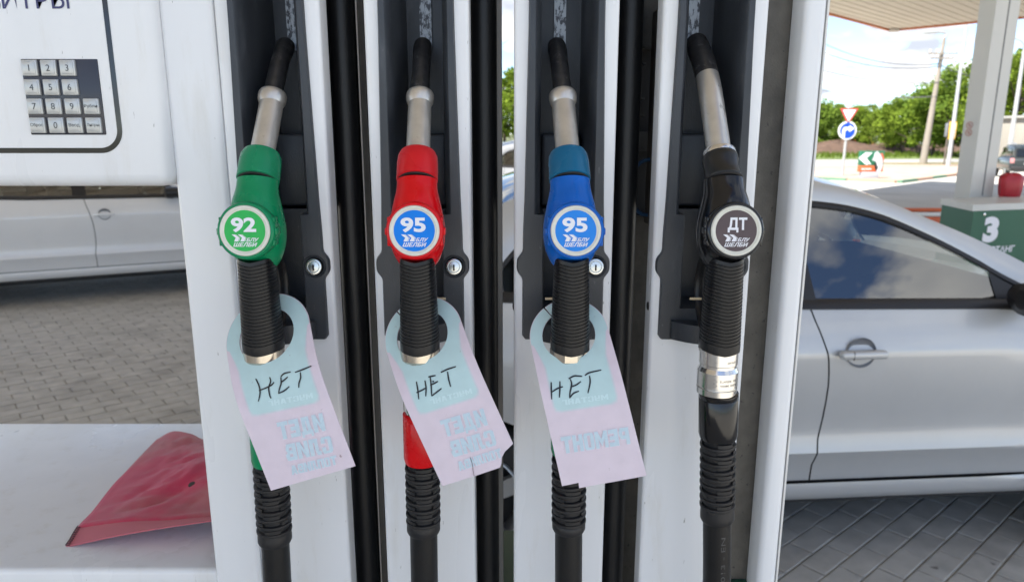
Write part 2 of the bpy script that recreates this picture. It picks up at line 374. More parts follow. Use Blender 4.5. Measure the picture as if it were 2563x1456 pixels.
# display housing with keypad
HX, HZ, HYF = -0.3462, 1.5470, 0.727
hb = MB(); rbox(hb, -1.30, HX, HYF, 1.15, HZ, 2.08, 0.013, 4)
H = hb.build('display_housing', WHITE, D, 40)
YS = HYF
sb = MB(); wl = 0.0051; ro = 0.0235; cx, cz = -0.3889 - ro, 1.5805 + ro      # printed dark frame line with a rounded corner
outl = [(-0.3889, 2.06)] + [(cx + ro * math.cos(t), cz + ro * math.sin(t)) for t in [-i * math.pi / 2 / 14 for i in range(15)]] + [(-1.28, 1.5805)]
inl = [(-0.3889 - wl, 2.06)] + [(cx + (ro - wl) * math.cos(t), cz + (ro - wl) * math.sin(t)) for t in [-i * math.pi / 2 / 14 for i in range(15)]] + [(-1.28, 1.5805 + wl)]
sb.grid([[(x, YS - 0.0004, z) for x, z in l] for l in (outl, inl)])
put(sb.build('frame_line', STRIPE, None), H)
kb = MB(); rbox(kb, -0.4801, -0.4053, YS - 0.0012, YS + 0.002, 1.5985, 1.6707, 0.0009, 2)
put(kb.build('keypad_plate', KEYPLATE, None), H)
legends = [['1', '2', '3', None], ['4', '5', '6', None], ['7', '8', '9', 'Рубли'], ['Сброс', '0', 'Ввод', 'Литры']]
KP, KQ, KS = 0.01855, 0.01815, 0.0152
for r_ in range(4):
    for c_ in range(4):
        t_ = legends[r_][c_]
        if not t_: continue
        kx = -0.4710 + KP * c_; kz = 1.6622 - KQ * r_; y0 = YS - 0.0012
        kb = MB(); rbox(kb, kx - KS / 2, kx + KS / 2, y0 - 0.0024, y0 + 0.001, kz - KS / 2, kz + KS / 2, 0.0010, 2, 0)
        rbox(kb, kx - KS / 2 + 0.0017, kx + KS / 2 - 0.0017, y0 - 0.0029, y0 - 0.001, kz - KS / 2 + 0.0017, kz + KS / 2 - 0.0017, 0.0006, 2, 0)
        hgt, wdt = (0.0060, None) if len(t_) == 1 else (0.0040, 0.0126 if len(t_) == 5 else 0.0108)
        wd_ = wdt or text2d(t_)[2] * hgt
        put_text(kb, t_, lambda x, y: (kx - wd_ / 2 + x, y0 - 0.0031, kz - hgt / 2 + y), wdt, hgt, 0.005 if len(t_) > 1 else 0.0, 0, 1)
        put(kb.build('key', [KEY, LEGEND], None), H)
tb = MB(); put_text(tb, 'ЛИТРЫ', lambda x, y: (-0.4258 - 0.083 + x, YS - 0.0006, 1.7170 + y), 0.083, 0.0168, 0.004)
put(tb.build('lettering', BLUETXT, None), H)

# ================================================================== nozzles
def plastic(name, c): return mat(name, c, 0.27, var=0.08, vs=60, bump=0.08, bs=500, rvar=0.08, spec=0.3, coat=0.06, speck=(tuple(0.6 * x + 0.03 for x in c), 160, 0.715))
def xat(n, y, z):
    return n['x'] + n['k'] * (y - 0.668) + n['drift'] * max(0, 1.395 - z) / 0.25
def nozzle(n):
    T = thing('fuel_nozzle', (n['x'], 0.668, 1.395), n['label'], 'fuel nozzle', 'fuel nozzles hanging in the dispenser')
    P = lambda y, z: Vector((xat(n, y, z), y, z))
    body, sleeve = n['body'], n['sleeve']
    blk = n['black']
    # spout
    if not blk:
        pts = crom([P(0.697, 1.573), P(0.7265, 1.612), P(0.7445, 1.6375)], 6)
        MB().tube(pts, [0.0117] * len(pts), 28).build('spout', STEEL, T)
        d = (P(0.7445, 1.6375) - P(0.7265, 1.612)).normalized()
        MB().lathe([(0.0117, -0.012), (0.0136, -0.0075), (0.0141, -0.003), (0.0139, -0.0003), (0.0134, 0.0010), (0.0100, 0.0016)], P(0.7445, 1.6375), d, 32).build('spout_collar', STEEL, T)
        pts = crom([P(0.744, 1.637), P(0.758, 1.654), P(0.778, 1.676), P(0.798, 1.692)], 6)
        MB().tube(pts, [0.0093] * (len(pts) - 7) + [0.0091, 0.0093, 0.0099, 0.0099, 0.0099, 0.0098, 0.0092], 28).build('spout_tip', SOOT, T)
    else:
        pts = crom([P(0.697, 1.573), P(0.722, 1.614), P(0.742, 1.645), P(0.766, 1.672), P(0.794, 1.694)], 8)
        k = 19
        o = MB().tube(pts[:k + 1], [0.0117] * (k + 1), 28).build('spout', n['spoutmat'], T)
        MB().tube(pts[k:], [0.01172] * (len(pts) - k - 6) + [0.0119] * 5 + [0.0112], 28).build('spout_tip', SOOT, T)
        MB().lathe([(0.0117, 0.004), (0.0156, 0.003), (0.0160, 0.0), (0.0152, -0.003), (0.0120, -0.004)], P(0.7010, 1.5795), Vector((0, 0.55, 0.83)), 32).build('spout_ferrule', ALU, T)
    # sleeve
    ax = (P(0.7015, 1.5805) - P(0.686, 1.5560)).normalized(); ln = (P(0.7015, 1.5805) - P(0.686, 1.5560)).length
    if not blk:
        MB().lathe([(0.0186, -0.0006), (0.0197, 0.0), (0.0198, 0.001), (0.0197, ln * 0.6), (0.0191, ln * 0.85), (0.0172, ln), (0.0120, ln + 0.002)], P(0.686, 1.5560), ax, 36).build('spout_sleeve', sleeve, T)
    else:
        MB().lathe([(0.0172, -0.001), (0.0180, 0.001), (0.0163, 0.005), (0.0163, ln * 0.55), (0.0172, ln * 0.7), (0.0166, ln * 0.86), (0.0150, ln - 0.001)], P(0.686, 1.5560), ax, 36).build('spout_sleeve', sleeve, T)
    MB().lathe([(0.0172, -0.002), (0.0184, -0.0010), (0.0184, 0.0002)], P(0.686, 1.5560), ax, 36).build('seam_groove', INNER, T)
    # body: bell that swells into the valve chamber
    pth = crom([P(0.6860, 1.5560), P(0.6825, 1.546), P(0.678, 1.532), P(0.675, 1.515), P(0.674, 1.498), P(0.6725, 1.484), P(0.670, 1.476)], 4)
    rx = crom([(0.0189, 0.0182, 0), (0.0197, 0.0200, 0), (0.0230, 0.0246, 0), (0.0262, 0.0276, 0), (0.0258, 0.0272, 0), (0.0215, 0.0225, 0), (0.0160, 0.0165, 0)], 4)
    bb = MB().tube(pth, [(q.x, q.y) for q in rx], 40)
    nrm = Vector((0, -math.cos(R(8)), math.sin(R(8)))); upv = Vector((0, math.sin(R(8)), math.cos(R(8))))
    C = P(0.645, 1.5132)
    bb.lathe([(0.0235, -0.042), (0.0252, -0.032), (0.0260, -0.014), (0.0266, -0.005), (0.0264, -0.002), (0.0252, 0.0), (0.0238, 0.0004), (0.0225, -0.0004)], C, nrm, 56)
    for sgn in (-1, 1):                      # clip lugs on both sides of the cap
        for dz in (0.010, 0.000, -0.010):
            c0 = C + Vector((sgn * (0.0258 if dz == 0 else 0.0236), 0, 0)) - nrm * 0.009 + upv * dz
            rbox(bb, c0.x - 0.0019, c0.x + 0.0019, c0.y - 0.006, c0.y + 0.006, c0.z - 0.0032, c0.z + 0.0032, 0.0008, 2)
    bo = bb.build('valve_body', body, T, 50)
    # badge
    dk = lambda p, q, h=0.0: C + Vector((1, 0, 0)) * p + upv * q + nrm * h
    rg = MB().lathe([(0.0230, -0.001), (0.0230, 0.0012), (0.0222, 0.0022), (0.0208, 0.0022), (0.0200, 0.0014), (0.0186, 0.0010)], C, nrm, 64, cap=False)
    rgo = rg.build('badge_ring', RINGW, T, 30)
    lb = MB(); RB = 0.0188
    lb.add([dk(RB * math.cos(t), RB * math.sin(t), 0.0011) for t in [i * math.pi / 32 for i in range(64)]], [tuple(range(64))], 0)
    big = n['num']; hb_ = 0.0 if big[0] == '9' else 0.0
    bx = (-0.66, 0.56) if big[0] == '9' else (-0.42, 0.52)
    put_text(lb, big, lambda x, y: dk(RB * (bx[0] + x), RB * (-0.08 + y), 0.0014), bx[1] - bx[0], 0.72, 0.035, 0, 1)
    for k in range(2):                       # two chevrons with thin double outlines
        for a, b_ in ((0.0, 0.17), (0.19, 0.215)):
            e = -0.64 + 0.30 * k
            q = [(e + a, -0.18), (e + b_, -0.18), (e + b_ + 0.20, -0.34), (e + b_ + 0.14, -0.52), (e + a + 0.14 - (0.0 if a else 0.03), -0.52), (e + a + 0.20, -0.34)]
            lb.add([dk(RB * x, RB * y, 0.0014) for x, y in q], [tuple(range(6))], 1)
    put_text(lb, 'БЛУ', lambda x, y: dk(RB * (0.06 + x), RB * (-0.53 + y), 0.0014), 0.62, 0.19, 0.03, 0.35, 1)
    put_text(lb, 'ШЕЛБИ', lambda x, y: dk(RB * (-0.58 + x), RB * (-0.77 + y), 0.0014), 1.18, 0.20, 0.03, 0.35, 1)
    put(lb.build('badge_label', [n['labelmat'], PRINTW], None, fix=False), rgo)
    # grip with ribs
    z0, z1, pt = 1.486, 1.3952, 0.00335; rows = []; z = z0; i = 0
    def gr(z, f):
        t = (z0 - z) / (z0 - z1)
        a = (0.0164 + 0.0028 * t) * f; b = (0.0185 + 0.0022 * t) * f; c = P(0.6665 + 0.0015 * t, z); o = []
        for j in range(36):
            th = 2 * math.pi * j / 36; ct, st = math.cos(th), math.sin(th)
            ff = f if st < 0.2 else 1.0      # ribs run round the front, the back is smooth
            sag = -0.0035 * (1 - abs(ct)) * (1 if st < 0 else 0)
            o.append(c + Vector((a / f * ff * math.copysign(abs(ct) ** 0.85, ct), b / f * ff * math.copysign(abs(st) ** 0.85, st), sag)))
        return o
    rows.append(gr(z0, 0.98))
    while z - pt > z1 + 0.005:
        if i > 0:
            rows += [gr(z, 1.0), gr(z - 0.0005, 0.968), gr(z - 0.0009, 0.968), gr(z - 0.0013, 1.002), gr(z - 0.0022, 1.004)]
        z -= pt; i += 1
    rows += [gr(z1 + 0.003, 1.0), gr(z1, 0.99)]
    MB().loft(rows).build('grip', RUBBER, T, 30)
    # lever guard behind the grip and the lever itself
    g = [P(0.690, 1.484), P(0.716, 1.476), P(0.727, 1.455), P(0.724, 1.428), P(0.708, 1.408), P(0.682, 1.400)]
    MB().tube(crom(g, 5), [(0.0085, 0.0028)] * 26, 12).build('lever_guard', RUBBER, T)
    MB().tube(crom([P(0.700, 1.478), P(0.708, 1.455), P(0.703, 1.425), P(0.700, 1.412)], 5), [(0.0065, 0.0022)] * 16, 10).build('lever', INNER, T)
    MB().box(n['x'] + n['side'] * 0.017 - 0.006, n['x'] + n['side'] * 0.017 + 0.006, 0.7005, 0.7015, 1.4355, 1.4378).build('cable_tie', mat('cable_tie', (0.6, 0.48, 0.3), 0.5), T)
    # swivel, hose sleeve, bend guard, hose
    zs, zb, ze = n['zsleeve'], n['zbell'], n['zhose']
    if not blk:
        nut = MB().lathe([(0.0185, 0.0), (0.0195, -0.001), (0.0195, -0.0105), (0.0182, -0.0125), (0.0172, -0.0128), (0.0172, -0.0145), (0.0178, -0.015), (0.0178, -0.018), (0.016, -0.019)], P(0.668, 1.3955), (0, 0, 1), 10 if n['hex'] else 40)
        nut.build('swivel_nut', BRASSY, T, 25)
        MB().lathe([(0.0158, 0), (0.0158, -0.008), (0.0182, -0.014), (0.0182, zs - 1.379 + 0.0155), (0.0172, zs - 1.379 + 0.015), (0.0182, zs - 1.379 + 0.0135), (0.0182, zs - 1.379 + 0.004), (0.0165, zs - 1.379 + 0.003), (0.0165, zs - 1.379 - 0.002)], P(0.668, 1.379), (0, 0, 1), 40).build('swivel', ALU, T, 25)
    else:
        sw = [(0.0192, 0), (0.0198, -0.0008), (0.0197, -0.0028), (0.0186, -0.0034), (0.0186, -0.0150), (0.0178, -0.0158), (0.0178, -0.0185), (0.0198, -0.0225), (0.0198, -0.0375), (0.0182, -0.0385), (0.0182, -0.0395), (0.0196, -0.040), (0.0194, -0.0458), (0.0170, -0.0465)]
        so = MB().lathe(sw, P(0.668, 1.3955), (0, 0, 1), 48).build('swivel', ALU, T, 25)
        tx = MB()
        def cyl(x, y, r=0.01992, zb_=0.0): th = (x) / r; c = P(0.668, 1.39); return (c.x + r * math.sin(th), c.y - r * math.cos(th), zb_ + y)
        put_text(tx, 'ELAFLEX  SSB', lambda x, y: cyl(-0.003 + x, y, zb_=1.3655), 0.0185, 0.0022)
        put_text(tx, 'WARNING  REASSEMBLY', lambda x, y: cyl(-0.003 + x, y, zb_=1.3612), 0.0215, 0.0022)
        put_text(tx, '224134629', lambda x, y: cyl(0.0035 + x, y, 0.01872, 1.3838), 0.0100, 0.0020)
        for bx0, bz, rr in ((-0.0085, 1.3666, 0.01992), (-0.0085, 1.3623, 0.01992), (-0.0100, 1.3848, 0.01872)):
            for sc in (1.0,):
                dm = [(-0.0030, 0), (0, 0.0021), (0.0030, 0), (0, -0.0021)]; ou = [cyl(bx0 + a, b, rr, bz) for a, b in dm]; inn = [cyl(bx0 + a * 0.84, b * 0.84, rr, bz) for a, b in dm]
                tx.add(ou + inn, [(k, (k + 1) % 4, 4 + (k + 1) % 4, 4 + k) for k in range(4)])
        put(tx.build('engraving', mat('engraved_grey', (0.12, 0.12, 0.12), 0.6), None, fix=False), so)
    L = zs - zb; rs = 0.0186 if not blk else 0.0193
    MB().lathe([(rs - 0.0015, 0), (rs, -0.0012), (rs, -0.0055), (rs - 0.0004, -0.006), (rs, -0.0066), (rs, -L + 0.006), (rs - 0.0012, -L + 0.001), (rs - 0.004, -L)], P(0.668, zs), P(0.668, zs) - P(0.668, zb), 44).build('hose_sleeve', n['hsleeve'], T, 40)
    pr = [(0.0160, 0.001)]; pit = 0.0083; cnt = int((zb - ze - 0.010) / pit)
    for k in range(cnt):
        o = -k * pit - 0.001
        pr += [(0.0150, o - 0.0002), (0.0150, o - 0.0034), (0.0166, o - 0.0036), (0.0177, o - 0.0044), (0.0179, o - 0.0058), (0.0177, o - 0.0072), (0.0166, o - 0.0080)]
    pr += [(0.0172, -(zb - ze) + 0.008), (0.0172, -(zb - ze) + 0.003), (0.0160, -(zb - ze) + 0.0003), (0.0140, -(zb - ze))]
    axb = P(0.668, zb) - P(0.668, ze)
    bl = MB().lathe(pr, P(0.668, zb), axb, 40)
    for k in range(cnt):                     # webs that bridge every groove, staggered from groove to groove
        for j in range(3):
            th0 = (k % 2) * math.pi / 3 + j * 2 * math.pi / 3 + 0.25
            zc_ = zb - k * pit - 0.001; c = P(0.668, zc_ - 0.0018)
            arc = [th0 + q * 0.16 for q in range(7)]
            bl.grid([[(c.x + rr * math.cos(t), c.y + rr * math.sin(t), z_) for t in arc] for rr, z_ in ((0.0150, zc_), (0.0171, zc_), (0.0171, zc_ - 0.0036), (0.0150, zc_ - 0.0036))])
    bl.build('bend_guard', BELLOW, T, 40)
    hp = [P(0.668, ze + 0.003), P(0.668, ze - 0.1), Vector((xat(n, 0.668, 1.0), 0.668, 0.9)), Vector((xat(n, 0.668, 1.0), 0.67, 0.6))]
    if n['riser'] is not None:               # the hose loops down and rises again in the gap beside its column
        x0 = hp[-1].x; xr = n['riser']; xm = (x0 + xr) / 2; ww = abs(xr - x0) / 2
        hp += [Vector((x0 + (xr - x0) * 0.12, 0.69, 0.46)), Vector((xm, 0.73, 0.41)), Vector((x0 + (xr - x0) * 0.88, 0.77, 0.46)), Vector((xr, 0.80, 0.6)), Vector((xr, 0.80, 1.0)), Vector((xr, 0.80, 1.5)), Vector((xr, 0.80, 2.05))]
    else:
        hp += [Vector((hp[-1].x - 0.01, 0.70, 0.42)), Vector((hp[-1].x - 0.02, 0.78, 0.36)), Vector((hp[-1].x - 0.02, 0.84, 0.36))]
    hp = crom(hp, 8)
    ho = MB().tube(hp, 0.0143, 24).build('hose', HOSE, T)
    if blk:
        c = MB(); rr = 0.01445
        def hs(x, y):                        # embossed lettering that runs up the hose
            z_ = 1.085 + x; cx = xat(n, 0.668, z_) ; th = -(y) / rr + 0.35
            return (cx + rr * math.sin(th), 0.668 - rr * math.cos(th), z_)
        put_text(c, 'EN 1360:2013 - EN', hs, 0.112, 0.0046)
        put(c.build('embossing', mat('hose_emboss', (0.06, 0.06, 0.064), 0.45), None, fix=False), ho)
    return T
GREEN = plastic('green_plastic', (0.001, 0.22, 0.085)); GREEN2 = plastic('green_sleeve', (0.006, 0.215, 0.095))
RED = plastic('red_plastic', (0.64, 0.002, 0.006)); RED2 = plastic('red_sleeve', (0.58, 0.008, 0.014))
BLUE = plastic('blue_plastic', (0.001, 0.105, 0.46)); BLUE2 = plastic('teal_blue_sleeve', (0.003, 0.11, 0.225))
BLACKP = mat('gloss_black_plastic', (0.008, 0.008, 0.009), 0.16, var=0.1, vs=50, bump=0.08, bs=120)
BLACKS = mat('black_sleeve', (0.010, 0.010, 0.010), 0.28)
def lab(nm, c): return mat(nm, c, 0.36, spec=0.25, var=0.06, vs=90)
NZ = [dict(x=-0.2432, k=0.015, drift=-0.005, body=GREEN, sleeve=GREEN2, hsleeve=GREEN, labelmat=lab('label_green', (0.03, 0.44, 0.09)), num='92', black=False, hex=False, side=1, zsleeve=1.326, zbell=1.2725, zhose=1.184, riser=-0.1815,
           label='green fuel nozzle with 92 badge, leftmost in the dispenser'),
      dict(x=-0.0900, k=-0.039, drift=-0.0025, body=RED, sleeve=RED2, hsleeve=RED, labelmat=lab('label_blue', (0.0, 0.20, 0.76)), num='95', black=False, hex=False, side=1, zsleeve=1.328, zbell=1.2741, zhose=1.1954, riser=-0.0305,
           label='red fuel nozzle with round blue 95 badge'),
      dict(x=0.0566, k=-0.070, drift=0.003, body=BLUE, sleeve=BLUE2, hsleeve=GREEN, labelmat=lab('label_light_blue', (0.02, 0.23, 0.74)), num='95', black=False, hex=True, side=-1, zsleeve=1.332, zbell=1.283, zhose=1.198, riser=0.1255,
           label='blue fuel nozzle with 95 badge and teal spout sleeve'),
      dict(x=0.2030, k=-0.060, drift=0.013, body=BLACKP, sleeve=BLACKS, hsleeve=BLACKP, labelmat=lab('label_brown', (0.105, 0.078, 0.080)), num='ДТ', black=True, hex=False, side=-1, zsleeve=1.3500, zbell=1.3003, zhose=1.2091, riser=None, spoutmat=mat('diesel_spout_steel', (0.62, 0.60, 0.56), 0.28, metal=0.75, var=0.12, vs=60, col2=(0.06, 0.06, 0.065), c2s=70, c2lo=0.60, c2hi=0.75),
           label='black diesel nozzle with ДТ badge and bright metal swivel')]
for n in NZ: nozzle(n)

# ================================================================== hanging cards
def card_map(uc, vc, roll):
    C = at(uc, vc, 0.668); rr = R(roll); b0, b1, n = -0.06, 0.18, 240; h = (b1 - b0) / n; y = z = 0; tab = []
    for i in range(n + 1):
        b = b0 + i * h; t = min(1, max(0, (b - 0.02) / 0.06)); t = t * t * (3 - 2 * t); s = -0.62 + 0.40 * t
        tab.append((y, z)); y += s * h; z += math.sqrt(1 - s * s) * h
    oy, oz = tab[int(round(-b0 / h))]
    def f(a, b):
        k = (b - b0) / h; i = max(0, min(n - 1, int(k))); q = k - i
        yy = tab[i][0] * (1 - q) + tab[i + 1][0] * q - oy; zz = tab[i][1] * (1 - q) + tab[i + 1][1] * q - oz
        return Vector((C.x + a * math.cos(rr) + zz * math.sin(rr), C.y + yy, C.z + a * math.sin(rr) - zz * math.cos(rr)))
    def g(a, b, off=0.0):
        p = f(a, b); e = 1e-4
        nn = (f(a + e, b) - p).cross(f(a, b + e) - p).normalized()
        if nn.y > 0: nn = -nn
        return p + nn * off
    return g
def flat_sheet(outline, holes_b, g, off, thick, mi_mats, name, parent):
    """triangulated outline cut at many heights so it can follow the card's bend"""
    bm = bmesh.new(); vs = [bm.verts.new((a, b, 0)) for a, b in outline]; bm.faces.new(vs)
    bmesh.ops.triangulate(bm, faces=bm.faces[:])
    for b in holes_b: bmesh.ops.bisect_plane(bm, geom=bm.verts[:] + bm.edges[:] + bm.faces[:], plane_co=(0, b, 0), plane_no=(0, 1, 0))
    bm.verts.index_update(); pts = [v.co.copy() for v in bm.verts]; fs = [tuple(v.index for v in f.verts) for f in bm.faces]
    be = [(e.verts[0].index, e.verts[1].index) for e in bm.edges if e.is_boundary]; bm.free()
    mb = MB(); n = len(pts)
    if thick:
        mb.add([g(p.x, p.y, off) for p in pts] + [g(p.x, p.y, off - thick) for p in pts], fs + [tuple(i + n for i in f)[::-1] for f in fs] + [(a, b, b + n, a + n) for a, b in be])
    else: mb.add([g(p.x, p.y, off) for p in pts], fs)
    return mb.build(name, mi_mats, parent, 40)
GL = {   # heavy block capitals, each a set of convex pieces that butt against each other
 'Т': (.80, [[(0,.78),(.8,.78),(.8,1),(0,1)], [(.26,0),(.54,0),(.54,.78),(.26,.78)]]),
 'Е': (.74, [[(0,0),(.3,0),(.3,1),(0,1)], [(.3,.77),(.74,.77),(.74,1),(.3,1)], [(.3,.39),(.67,.39),(.67,.60),(.3,.60)], [(.3,0),(.74,0),(.74,.23),(.3,.23)]]),
 'И': (.84, [[(0,0),(.28,0),(.28,1),(0,1)], [(.56,0),(.84,0),(.84,1),(.56,1)], [(.28,.04),(.56,.58),(.56,.96),(.28,.42)]]),
 'Д': (.88, [[(.18,.79),(.74,.79),(.74,1),(.18,1)], [(.47,.2),(.74,.2),(.74,.79),(.47,.79)], [(.10,.2),(.34,.2),(.42,.79),(.18,.79)], [(0,-.14),(.17,-.14),(.17,0),(0,0)], [(.71,-.14),(.88,-.14),(.88,0),(.71,0)], [(0,0),(.88,0),(.88,.2),(0,.2)]]),
 'С': (.80, [[(0,.14),(.28,.14),(.28,.86),(0,.86)], [(0,.86),(.28,.86),(.52,.86),(.8,.86),(.68,1),(.12,1)], [(.12,0),(.68,0),(.8,.14),(0,.14)], [(.52,.62),(.8,.62),(.8,.86),(.52,.86)], [(.52,.14),(.8,.14),(.8,.38),(.52,.38)]]),
 'Л': (.82, [[(.17,.79),(.82,.79),(.82,1),(.17,1)], [(.54,0),(.82,0),(.82,.79),(.54,.79)], [(.16,.22),(.38,.22),(.41,.79),(.17,.79)], [(0,0),(.28,0),(.38,.22),(0,.22)]]),
 'В': (.82, [[(0,0),(.28,0),(.28,1),(0,1)], [(.28,.79),(.74,.79),(.66,1),(.28,1)], [(.28,.40),(.70,.40),(.70,.60),(.28,.60)], [(.28,0),(.72,0),(.82,.2),(.28,.2)], [(.52,.60),(.76,.60),(.76,.79),(.52,.79)], [(.54,.2),(.82,.2),(.82,.40),(.54,.40)]]),
 'О': (.80, [[(0,.14),(.27,.14),(.27,.86),(0,.86)], [(.53,.14),(.8,.14),(.8,.86),(.53,.86)], [(0,.86),(.8,.86),(.68,1),(.12,1)], [(.12,0),(.68,0),(.8,.14),(0,.14)]]),
 'П': (.80, [[(0,0),(.28,0),(.28,1),(0,1)], [(.52,0),(.8,0),(.8,1),(.52,1)], [(.28,.79),(.52,.79),(.52,1),(.28,1)]]),
 'А': (.84, [[(0,0),(.27,0),(.42,.62),(.42,1),(.24,1)], [(.57,0),(.84,0),(.60,1),(.42,1),(.42,.62)], [(.31,.17),(.53,.17),(.48,.36),(.36,.36)]]),
 'Р': (.78, [[(0,0),(.28,0),(.28,1),(0,1)], [(.28,.79),(.76,.79),(.66,1),(.28,1)], [(.28,.34),(.66,.34),(.76,.55),(.28,.55)], [(.52,.55),(.78,.55),(.78,.79),(.52,.79)]]),
 'М': (1.0, [[(0,0),(.26,0),(.26,1),(0,1)], [(.74,0),(1,0),(1,1),(.74,1)], [(.26,1),(.26,.55),(.5,.10),(.5,.52)], [(.74,1),(.5,.52),(.5,.10),(.74,.55)]]),
 'Н': (.80, [[(0,0),(.28,0),(.28,1),(0,1)], [(.52,0),(.8,0),(.8,1),(.52,1)], [(.28,.39),(.52,.39),(.52,.62),(.28,.62)]]),
 'У': (.78, [[(0,.52),(.26,.52),(.26,1),(0,1)], [(.52,.14),(.78,.14),(.78,1),(.52,1)], [(.0,.34),(.52,.34),(.52,.52),(0,.52)], [(.10,0),(.66,0),(.78,.14),(.10,.14)]]),
 'Г': (.66, [[(0,0),(.28,0),(.28,1),(0,1)], [(.28,.78),(.66,.78),(.66,1),(.28,1)]])}
def block_text(mb, body, fn, wd, ht, grow=0.0, mi=0):
    tot = sum(GL[c][0] for c in body) + 0.10 * (len(body) - 1); x = 0.0; k = 0
    for c in body:
        for poly in GL[c][1]:
            cx = sum(p[0] for p in poly) / len(poly); cy = sum(p[1] for p in poly) / len(poly)
            q = [((x + a) / tot * wd + (math.copysign(grow, a - cx)), b * ht + math.copysign(grow, b - cy)) for a, b in poly]
            mb.add([fn(a, b, k * 0.000004) for a, b in q], [tuple(range(len(q)))], mi); k += 1
        x += GL[c][0] + 0.10
LILAC = mat('faded_lilac_card', (0.665, 0.575, 0.645), 0.42, var=0.05, vs=70, col2=(0.55, 0.46, 0.49), c2s=55, speck=((0.33, 0.24, 0.26), 130, 0.71), c2lo=0.66, c2hi=0.82)
AQUA = mat('faded_aqua_print', (0.475, 0.645, 0.66), 0.42, var=0.05, vs=70, col2=(0.47, 0.55, 0.55), c2s=50, speck=((0.33, 0.38, 0.38), 130, 0.71), c2lo=0.66, c2hi=0.82)
AQ1, AQ2, AQ3 = [mat('aqua_fade_%d' % k, tuple(a + (b - a) * f for a, b in zip((0.665, 0.575, 0.645), (0.475, 0.645, 0.66))), 0.42, var=0.05, vs=70) for k, f in enumerate((0.25, 0.5, 0.75))]
SKYB = mat('pale_blue_print', (0.49, 0.62, 0.70), 0.42, var=0.05, vs=90)
HALO = mat('pale_print_edge', (0.73, 0.68, 0.76), 0.42)
GHOST = mat('ghost_white_print', (0.57, 0.74, 0.76), 0.42)
LV = [-0.04 + 0.006 * k for k in range(33)]
def card(cfg, ro, ri, L, bottom, ccx, texts, strokes, bluebot, label, crack=None):
    g = card_map(*cfg); T = thing('hanging_card', g(0, 0), label, 'tag', 'cards hung on the nozzle grips')
    ths, dl = R(118), R(1.0)
    arc = lambda r, a0, a1, n, cx=0.0: [(cx + r * math.cos(a0 + (a1 - a0) * k / n), -r * math.sin(a0 + (a1 - a0) * k / n)) for k in range(n + 1)]
    inner = arc(ri, ths - dl, ths + dl - 2 * math.pi, 44, ccx)
    outline = arc(ro, ths + dl, R(184), 14) + bottom + arc(ro, R(-2), ths - dl, 24) + inner
    flat_sheet(outline, LV, g, 0.0, 0.0011, LILAC, 'card', T)
    bl, br = bottom[0], bottom[-1]
    el = lambda b: -ro + (bl[0] + ro) * max(0, b) / bl[1]; er = lambda b: ro + (br[0] - ro) * max(0, b) / br[1]
    bz0, bz1 = bluebot; rr = ro - 0.0006
    for lay, (ins, mm) in enumerate(((-0.0012, AQ1), (-0.0004, AQ2), (0.0004, AQ3), (0.0012, AQUA))):   # the print bleeds softly into the card colour
        left = [(el(b) + 0.0006 + (0.0085 + ins) * min(1, (b + 0.004) / 0.03), b) for b in (0.004, 0.016, 0.028, 0.045, bz0 - 0.006)]
        right = [(er(b) - 0.0006 - (0.0085 + ins) * min(1, (b + 0.004) / 0.03), b) for b in (bz1 - 0.006, 0.045, 0.028, 0.016, 0.004)]
        bot = [(left[-1][0] + 0.0015, bz0 - 0.0018 - ins), (left[-1][0] + 0.006, bz0 - ins), (right[0][0] - 0.006, bz1 - ins), (right[0][0] - 0.0015, bz1 - 0.0018 - ins)]
        flat_sheet(arc(rr, ths + dl * 1.3, R(183), 14) + left + bot + right + arc(rr, R(-3), ths - dl * 1.3, 24) + [(ccx + (x - ccx) * 1.006, y * 1.006) for x, y in inner], LV, g, 0.00008 + 0.00006 * lay, 0, mm, 'aqua_panel', T)
    for body, (cx, cy), wd, ht, ang, kind in texts:   # print seen from behind: every line is mirrored
        for off, mm, grow in ((0.00035, HALO, 0.00055), (0.00055, SKYB, 0.0)) if kind else ((0.0004, GHOST, 0),):
            mb = MB(); ca, sa = math.cos(ang), math.sin(ang)
            def fn(x, y, e):
                p, q = -(x - wd / 2), -(y - ht / 2)
                return g(cx + p * ca - q * sa, cy + p * sa + q * ca, off + e)
            block_text(mb, body, fn, wd, ht, grow)
            mb.build('mirrored_print', mm, T, fix=False)
    ink = MB()
    for st in strokes:
        st = [(a / 1000, b / 1000) for a, b in st]
        if len(st) > 2: st = [(p.x, p.y) for p in crom([(a, b, 0) for a, b in st], 5)]
        n = len(st); lft = []; rgt = []
        for i, (a, b) in enumerate(st):
            dx = st[min(i + 1, n - 1)][0] - st[max(i - 1, 0)][0]; dy = st[min(i + 1, n - 1)][1] - st[max(i - 1, 0)][1]; d = math.hypot(dx, dy) or 1
            hwid = 0.00066 * (0.75 + 0.4 * math.sin(math.pi * (i + 0.7) / n))
            lft.append(g(a - dy / d * hwid, b + dx / d * hwid, 0.0008)); rgt.append(g(a + dy / d * hwid, b - dx / d * hwid, 0.0008))
        ink.grid([lft, rgt])
    ink.build('handwriting', INK, T, fix=False)
    if crack:
        c = MB(); pts = [(a / 1000, b / 1000) for a, b in crack]
        c.grid([[g(a - 0.0002, b, 0.0010) for a, b in pts], [g(a + 0.0003, b, 0.0010) for a, b in pts]]); c.build('crack', mat('crack_shadow', (0.09, 0.04, 0.05), 0.6), T, fix=False)
m_ = lambda *p: [(a / 1000, b / 1000) for a, b in p]
